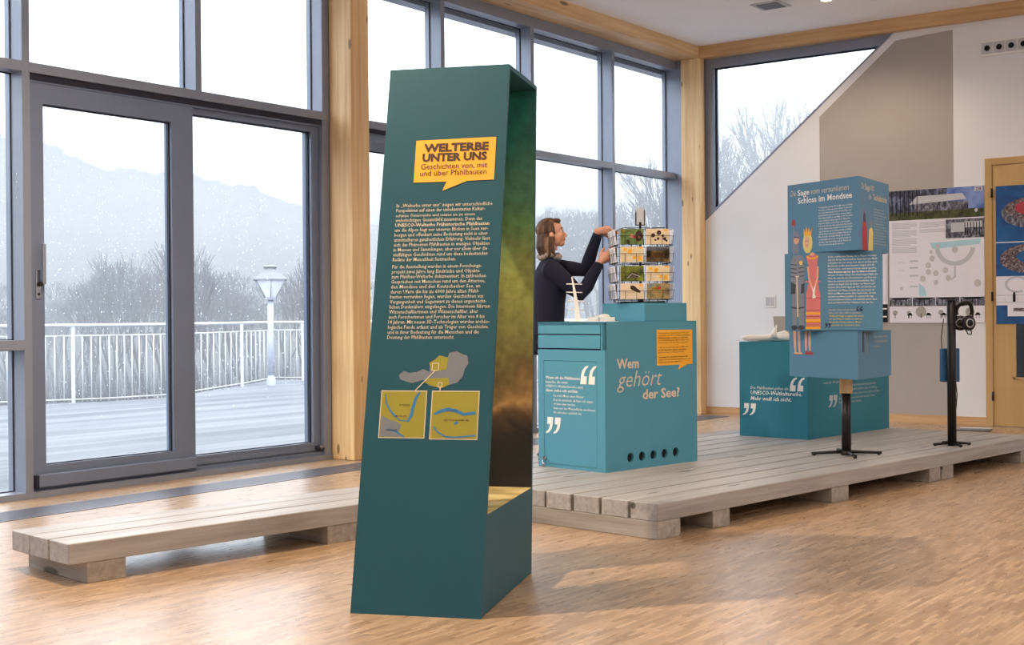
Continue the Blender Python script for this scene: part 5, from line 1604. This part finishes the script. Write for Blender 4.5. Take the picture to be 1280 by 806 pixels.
# cut the hair away from the face
bm = bmesh.new(); bm.from_mesh(ho.data)
inv = tilt.inverted()
dl = []
for v in bm.verts:
    q = inv @ (v.co - Hc)
    if q.x > .022 and q.z < .052 + .02 * (.075 - q.x) / .05: dl.append(v)
bmesh.ops.delete(bm, geom=dl, context='VERTS'); bm.to_mesh(ho.data); bm.free()
M_EYE = plain('dark_eye', srgb(40, 28, 24), .2); M_LIP = plain('lips', srgb(176, 96, 88), .4)
for s_ in (-1, 1):
    m = MB(); m.ellipsoid(hp_(.066, .030 * s_, .001), (.010, .010, .006), 12, 8, 0, rot=tilt); m.ellipsoid(hp_(.0715, .031 * s_, .001), (.006, .0075, .0058), 10, 6, 1, rot=tilt)
    m.build('eye', [M_WHITE_P, M_EYE], wom)
    m = MB(); m.tube([hp_(.080, .014 * s_, .021), hp_(.077, .030 * s_, .026), hp_(.062, .046 * s_, .021)], [.003, .0035, .002], 6); m.build('eyebrow', M_HAIR, wom)
m = MB(); m.tube([hp_(.068, -.020, -.063), hp_(.082, -.008, -.061), hp_(.085, 0, -.060), hp_(.082, .008, -.061), hp_(.068, .020, -.063)], [.002, .006, .007, .006, .002], 8); m.build('lips', M_LIP, wom)
m = MB()
for k in range(14):
    a = 2 * pi * k / 14
    m.ellipsoid((-.010 + .068 * cos(a), .066 * sin(a), 1.482 + .012 * sin(a * 3)), (.026, .024, .020), 8, 6)
m.build('collar', plain('grey_fleece', srgb(150, 142, 140), .95, 0, .1, 60, .5), wom)

# ============================================================ OUTSIDE
GZ = -4.0
sg = MB(); sg.box((-420, -200, GZ - .3), (160, 420, GZ)); o = sg.build('snowy_ground', M_SNOW); o['kind'] = 'structure'
path = [(-18.6, -6.0), (-18.5, 4.0), (-18.2, 8.4), (-17.9, 10.4), (-17.3, 11.6), (-16.95, 12.4), (-16.9, 13.5), (-17.5, 14.65), (-18.6, 16.6), (-19.75, 18.45)]
back = [(-18.75, 18.8), (-16.7, 19.35), (-8.4, 21.2)]
tm = MB(); tm.prism([(-8.36, -6.0)] + [(p[0] - .15, p[1]) for p in path] + [(-19.8, 18.75)] + [(p[0], p[1] + .15) for p in back] + [(-8.36, 21.3)], -.35, -.03)
o = tm.build('terrace', terrace_mat()); o['kind'] = 'structure'
tb_ = MB(); tb_.prism([(-8.4, -5.9)] + [(p[0] + .2, p[1]) for p in path[:-1]] + [(-19.3, 18.2), (-8.4, 20.8)], GZ, -.36)
o = tb_.build('terrace_base', plain('concrete', srgb(150, 150, 152), .9)); o['kind'] = 'structure'

rl = empty('terrace_railing', (0, 0, -.03)); tag(rl, 'white metal railing with upright balusters along the snowy terrace edge', 'railing')
full = path[1:] + back
m = MB(); m.tube([(p[0], p[1], 1.19) for p in full], .024, 8); m.build('handrail', M_RAIL, rl)
m = MB(); m.tube([(p[0], p[1], 1.03) for p in full], .010, 6); m.build('rail', M_RAIL, rl)
m = MB(); m.tube([(p[0], p[1], .06) for p in full], .010, 6); m.build('rail', M_RAIL, rl)
bmm = MB(); bmm.tube([(0, 0, .02), (0, 0, 1.03)], .0095, 6); bme2 = bmm.mesh('baluster', M_RAIL)
pmm = MB(); pmm.box((-.02, -.02, 0), (.02, .02, 1.17)); pme2 = pmm.mesh('post', M_RAIL)
acc = 0.0; k = 0; nb_ = 0
for i in range(len(full) - 1):
    a = Vector(full[i]); b = Vector(full[i + 1]); Ls = (b - a).length; dd = (b - a) / Ls
    s = acc
    while s < Ls:
        p = a + dd * s
        if k % 12 == 0: link('post', pme2, rl, (p.x, p.y, 0))
        elif nb_ < 290: link('baluster', bme2, rl, (p.x, p.y, 0)); nb_ += 1
        step = .30 if 13.4 < a.y < 18.4 else .135
        k += 1; s += step
    acc = s - Ls

lp = empty('street_lamp', (-18.25, 16.95, -.03), radians(20)); tag(lp, 'old-fashioned white lantern on a post standing on the snowy terrace', 'street lamp')
m = MB(); m.tube([(0, 0, 0), (0, 0, 1.64)], .055, 14); m.lathe([(.09, 0), (.09, .10), (.06, .16), (.055, .2)], 14); m.build('lamp_post', plain('pale_grey_post', srgb(176, 180, 192), .6), lp)
M_LG = plain('milky_lantern_glass', srgb(226, 228, 234), .3)
m = MB(); m.lathe([(.11, 1.66), (.315, 2.0)], 6, 0, smooth=False); lg = m.build('lantern_glass', M_LG, lp)
m = MB(); m.lathe([(.0, 1.62), (.125, 1.62), (.125, 1.67), (.0, 1.67)], 6, 0, smooth=False)
for k in range(6):
    a = 2 * pi * k / 6; m.tube([(.112 * cos(a), .112 * sin(a), 1.66), (.318 * cos(a), .318 * sin(a), 2.0)], .009, 6)
m.build('lantern_frame', plain('lantern_frame_grey', srgb(150, 154, 164), .5), lp)
m = MB(); m.lathe([(.36, 1.99), (.36, 2.01), (.22, 2.12), (.13, 2.20), (.13, 2.235), (.16, 2.24), (.08, 2.275), (.0, 2.28)], 6, 0, smooth=False); m.build('lantern_cap', M_SNOW, lp)

# goal, sign and hedge on the field below
GOAL = (-45.35, 27.85); SIGN = (-42.4, 32.0)
g = empty('football_goal', (GOAL[0], GOAL[1], GZ), radians(36)); tag(g, 'white football goal on the snowy field below the terrace', 'goal')
m = MB(); m.tube([(0, 0, 0), (0, 0, 2.44)], .06, 8); m.build('goal_post', M_RAIL, g)
m = MB(); m.tube([(-7.3, 0, 0), (-7.3, 0, 2.44)], .06, 8); m.build('goal_post', M_RAIL, g)
m = MB(); m.tube([(-7.36, 0, 2.44), (.06, 0, 2.44)], .06, 8); m.build('crossbar', M_RAIL, g)
g = empty('notice_board', (SIGN[0], SIGN[1], GZ), radians(36)); tag(g, 'small white board on posts beyond the railing', 'sign')
m = MB(); m.box((-.36, -.03, 2.15), (.36, .03, 2.52)); m.build('board', M_RAIL, g)
for x in (-.3, .3): one_box('post', (x - .03, -.02, 0), (x + .03, .02, 2.15), M_BARK, g)

# wooded hill in the mist
hm = MB(); nx, ny = 420, 26
rw = random.Random(2)
HO = Vector((0, 0, 0))
vs = []
for i in range(nx + 1):
    lat = -1.15 + 2.3 * i / nx          # lateral slope relative to the view axis
    px = 640 + lat * F_PX
    # height of the ridge as an angle
    xs_ = [-1400, 0, 60, 97, 134, 157, 207, 250, 320, 390, 700, 1300, 2600]
    ysx = [.10, .148, .141, .131, .121, .119, .116, .114, .105, .088, .045, .03, .03]
    e_ = ysx[-1]
    for k in range(len(xs_) - 1):
        if xs_[k] <= px <= xs_[k + 1]:
            e_ = ysx[k] + (ysx[k + 1] - ysx[k]) * (px - xs_[k]) / (xs_[k + 1] - xs_[k]); break
    if px < xs_[0]: e_ = ysx[0]
    for j in range(ny + 1):
        s = j / ny
        dist = 95 + 150 * s
        base = -4.0 + (e_ * 245 + 4.0) * (s ** .8)
        dirv = (Vector((fw.x, fw.y, 0)).normalized() + Vector((rt0.x, rt0.y, 0)) * lat)
        p = dirv * dist
        nz = noise.noise(Vector((p.x * .12, p.y * .12, 0))) * 2.2 + noise.noise(Vector((p.x * .45, p.y * .45, 3))) * 1.4
        vs.append((p.x, p.y, max(GZ - 1, base + nz * min(1, s * 3) * (.12 if j > ny - 4 else .6) + (rw.uniform(-.5, .7) + .7 * noise.noise(Vector((i * .35, 0, 7))) if j == ny else 0))))
fs = []
for i in range(nx):
    for j in range(ny):
        a = i * (ny + 1) + j
        fs.append((a, a + ny + 1, a + ny + 2, a + 1))
hm.add(vs, fs, 0, True)
o = hm.build('wooded_hill', noise_ramp('snowy_forest', [srgb(30, 34, 40), srgb(60, 66, 74), srgb(84, 90, 96)], .5, .9, 12)); o['kind'] = 'structure'

# bare trees: three shared crowns of real branches
def tree_mesh(seed, h, mat, depth=6, spread=.5):
    rr_ = random.Random(seed)
    edges = []
    def grow(p, d, L, r, lv):
        q = p + d * L
        edges.append((p, q, r, r * .72))
        if lv == 0: return
        n = rr_.choice((2, 3, 3)) if lv > 1 else 3
        for k in range(n):
            ax = Vector((rr_.uniform(-1, 1), rr_.uniform(-1, 1), rr_.uniform(-.2, 1))).normalized()
            nd = (d + ax * spread * rr_.uniform(.6, 1.3)).normalized()
            if lv > 3: nd = (nd + Vector((0, 0, .25))).normalized()
            grow(q if k else p + d * L * rr_.uniform(.7, 1), nd, L * rr_.uniform(.66, .84), r * .62, lv - 1)
    grow(Vector((0, 0, 0)), Vector((0, 0, 1)), h * .24, h * .016, depth)
    b = MB()
    for p, q, r0, r1 in edges:
        d = (q - p).normalized(); u = d.orthogonal().normalized(); w = d.cross(u)
        vs_ = []
        for c, rr2 in ((p, max(r0, .012)), (q, max(r1, .010))):
            for k in range(3):
                a = 2 * pi * k / 3; vs_.append(c + (u * cos(a) + w * sin(a)) * rr2)
        b.add(vs_, [(0, 1, 4, 3), (1, 2, 5, 4), (2, 0, 3, 5)])
    return b.mesh('branches', mat)
TR = [tree_mesh(11, 9.0, M_BARK, 7, .52), tree_mesh(12, 8.0, M_BARK, 7, .62), tree_mesh(13, 9.5, M_BARK, 6, .42)]
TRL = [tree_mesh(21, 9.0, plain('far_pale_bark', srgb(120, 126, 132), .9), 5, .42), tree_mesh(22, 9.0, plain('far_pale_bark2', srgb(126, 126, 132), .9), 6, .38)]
TL = 'bare frosted tree in the misty wood beyond the terrace railing'
rt_ = random.Random(9)
def put_tree(px, dist, top_py, kind, lab=TL, grp='bare trees beyond the terrace'):
    dirv = (Vector((fw.x, fw.y, 0)) + Vector((rt0.x, rt0.y, 0)) * ((px - 640) / F_PX))
    p = dirv * dist
    top = 1.25 + (397 - top_py) * dist / F_PX
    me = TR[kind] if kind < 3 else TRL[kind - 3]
    zmax = max(v.co.z for v in me.vertices)
    o = bpy.data.objects.new('bare_tree', me); COL.objects.link(o)
    o.location = (p.x, p.y, GZ); s_ = (top - GZ) / zmax
    o.scale = (s_, s_, s_); o.rotation_euler = (0, 0, rt_.uniform(0, 6.28))
    tag(o, lab, 'tree', grp)
for i, (px, dist, ty) in enumerate([(18, 52, 350), (88, 60, 348), (112, 54, 338), (138, 52, 322), (160, 58, 330), (182, 50, 312), (205, 56, 322), (228, 60, 330), (252, 48, 302), (268, 55, 322), (286, 60, 336), (304, 54, 342), (322, 62, 352), (352, 60, 350), (375, 50, 325), (395, 48, 318), (420, 55, 330), (50, 62, 360), (72, 66, 372), (-30, 55, 345)]):
    put_tree(px, dist, ty, i % 3)
for px, dist, ty in ((690, 62, 262), (712, 66, 268), (735, 60, 262), (760, 64, 258)):
    put_tree(px, dist, ty, 1, 'faint bare tree in the mist behind the woman and the spinner', 'faint trees behind the woman')
put_tree(842, 52, 246, 3, 'bare tree showing above the right edge of the postcard spinner', 'single bare trees')
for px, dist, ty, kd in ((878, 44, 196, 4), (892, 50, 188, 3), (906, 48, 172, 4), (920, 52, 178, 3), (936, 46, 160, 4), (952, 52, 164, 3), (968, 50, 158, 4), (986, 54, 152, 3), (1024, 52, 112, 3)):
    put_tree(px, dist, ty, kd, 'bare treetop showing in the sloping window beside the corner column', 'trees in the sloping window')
# dark hedge line and underbrush below the trees
def bush_mesh(seed):
    rr_ = random.Random(seed); b = MB()
    for k in range(420):
        a = rr_.uniform(0, 6.28); r0 = rr_.uniform(0, .9)
        p = Vector((r0 * cos(a) * 2.4, r0 * sin(a) * .8, 0)); q = p + Vector((rr_.uniform(-.7, .7), rr_.uniform(-.5, .5), rr_.uniform(.8, 2.6)))
        d = (q - p).normalized(); u = d.orthogonal().normalized() * .016; w = d.cross(u)
        b.add([p + u, p - u * .5 + w, p - u * .5 - w, q], [(0, 1, 3), (1, 2, 3), (2, 0, 3)])
    return b.mesh('bush_twigs', M_BARK2)
BM = [bush_mesh(1), bush_mesh(2)]
for i, px in enumerate(range(-40, 430, 26)):
    dist = 40 + (i * 7) % 9
    dirv = (Vector((fw.x, fw.y, 0)) + Vector((rt0.x, rt0.y, 0)) * ((px - 640) / F_PX)); p = dirv * dist
    o = bpy.data.objects.new('bush', BM[i % 2]); COL.objects.link(o); o.location = (p.x, p.y, GZ); o.rotation_euler = (0, 0, .64 + i * .1); s_ = 1.35 + .25 * ((i * 5) % 4) / 4; o.scale = (s_, s_, s_)
    tag(o, 'leafless brush growing below the terrace railing', 'bush', 'leafless brush below the terrace')

# snow falling between the terrace and the trees
fl = MB(); rs = random.Random(4)
for k in range(20000):
    dist = rs.uniform(17, 46); lat = rs.uniform(-.62, .25)
    dirv = (Vector((fw.x, fw.y, 0)) + Vector((rt0.x, rt0.y, 0)) * lat); p = dirv * dist
    if p.x > -9.5: continue
    z = rs.uniform(-1.5, 9)
    r_ = rs.uniform(.005, .010)
    fl.add([(p.x + r_, p.y, z), (p.x - r_, p.y + r_, z), (p.x - r_, p.y - r_, z), (p.x, p.y, z + 1.6 * r_), (p.x, p.y, z - 1.6 * r_)], [(0, 1, 3), (1, 2, 3), (2, 0, 3), (1, 0, 4), (2, 1, 4), (0, 2, 4)])
o = fl.build('falling_snow', plain('fresh_snowflake', srgb(220, 222, 226), .8, 0, 0)); tag(o, 'snowflakes falling outside the glass wall', 'snow', kind='stuff')

# mist over the valley: a real volume outside the building
fm_ = bpy.data.materials.new('valley_mist'); fm_.use_nodes = True; nt = fm_.node_tree; nt.nodes.clear()
out = N(nt, 'ShaderNodeOutputMaterial'); vs_ = N(nt, 'ShaderNodeVolumeScatter')
vs_.inputs['Color'].default_value = (1, 1, 1, 1); vs_.inputs['Density'].default_value = .0142; vs_.inputs['Anisotropy'].default_value = 0.0
va_ = N(nt, 'ShaderNodeVolumeAbsorption'); va_.inputs['Color'].default_value = (0, 0, 0, 1); va_.inputs['Density'].default_value = .016
ads = N(nt, 'ShaderNodeAddShader'); nt.links.new(vs_.outputs[0], ads.inputs[0]); nt.links.new(va_.outputs[0], ads.inputs[1])
nt.links.new(ads.outputs[0], out.inputs['Volume'])
fg = MB(); fg.prism([(-410, -190), (-24, -190), (-24, 24), (150, 24), (150, 410), (-410, 410)], GZ - .2, 12)
o = fg.build('mist', fm_); tag(o, 'pale winter mist hanging over the wooded valley', 'mist', kind='stuff')
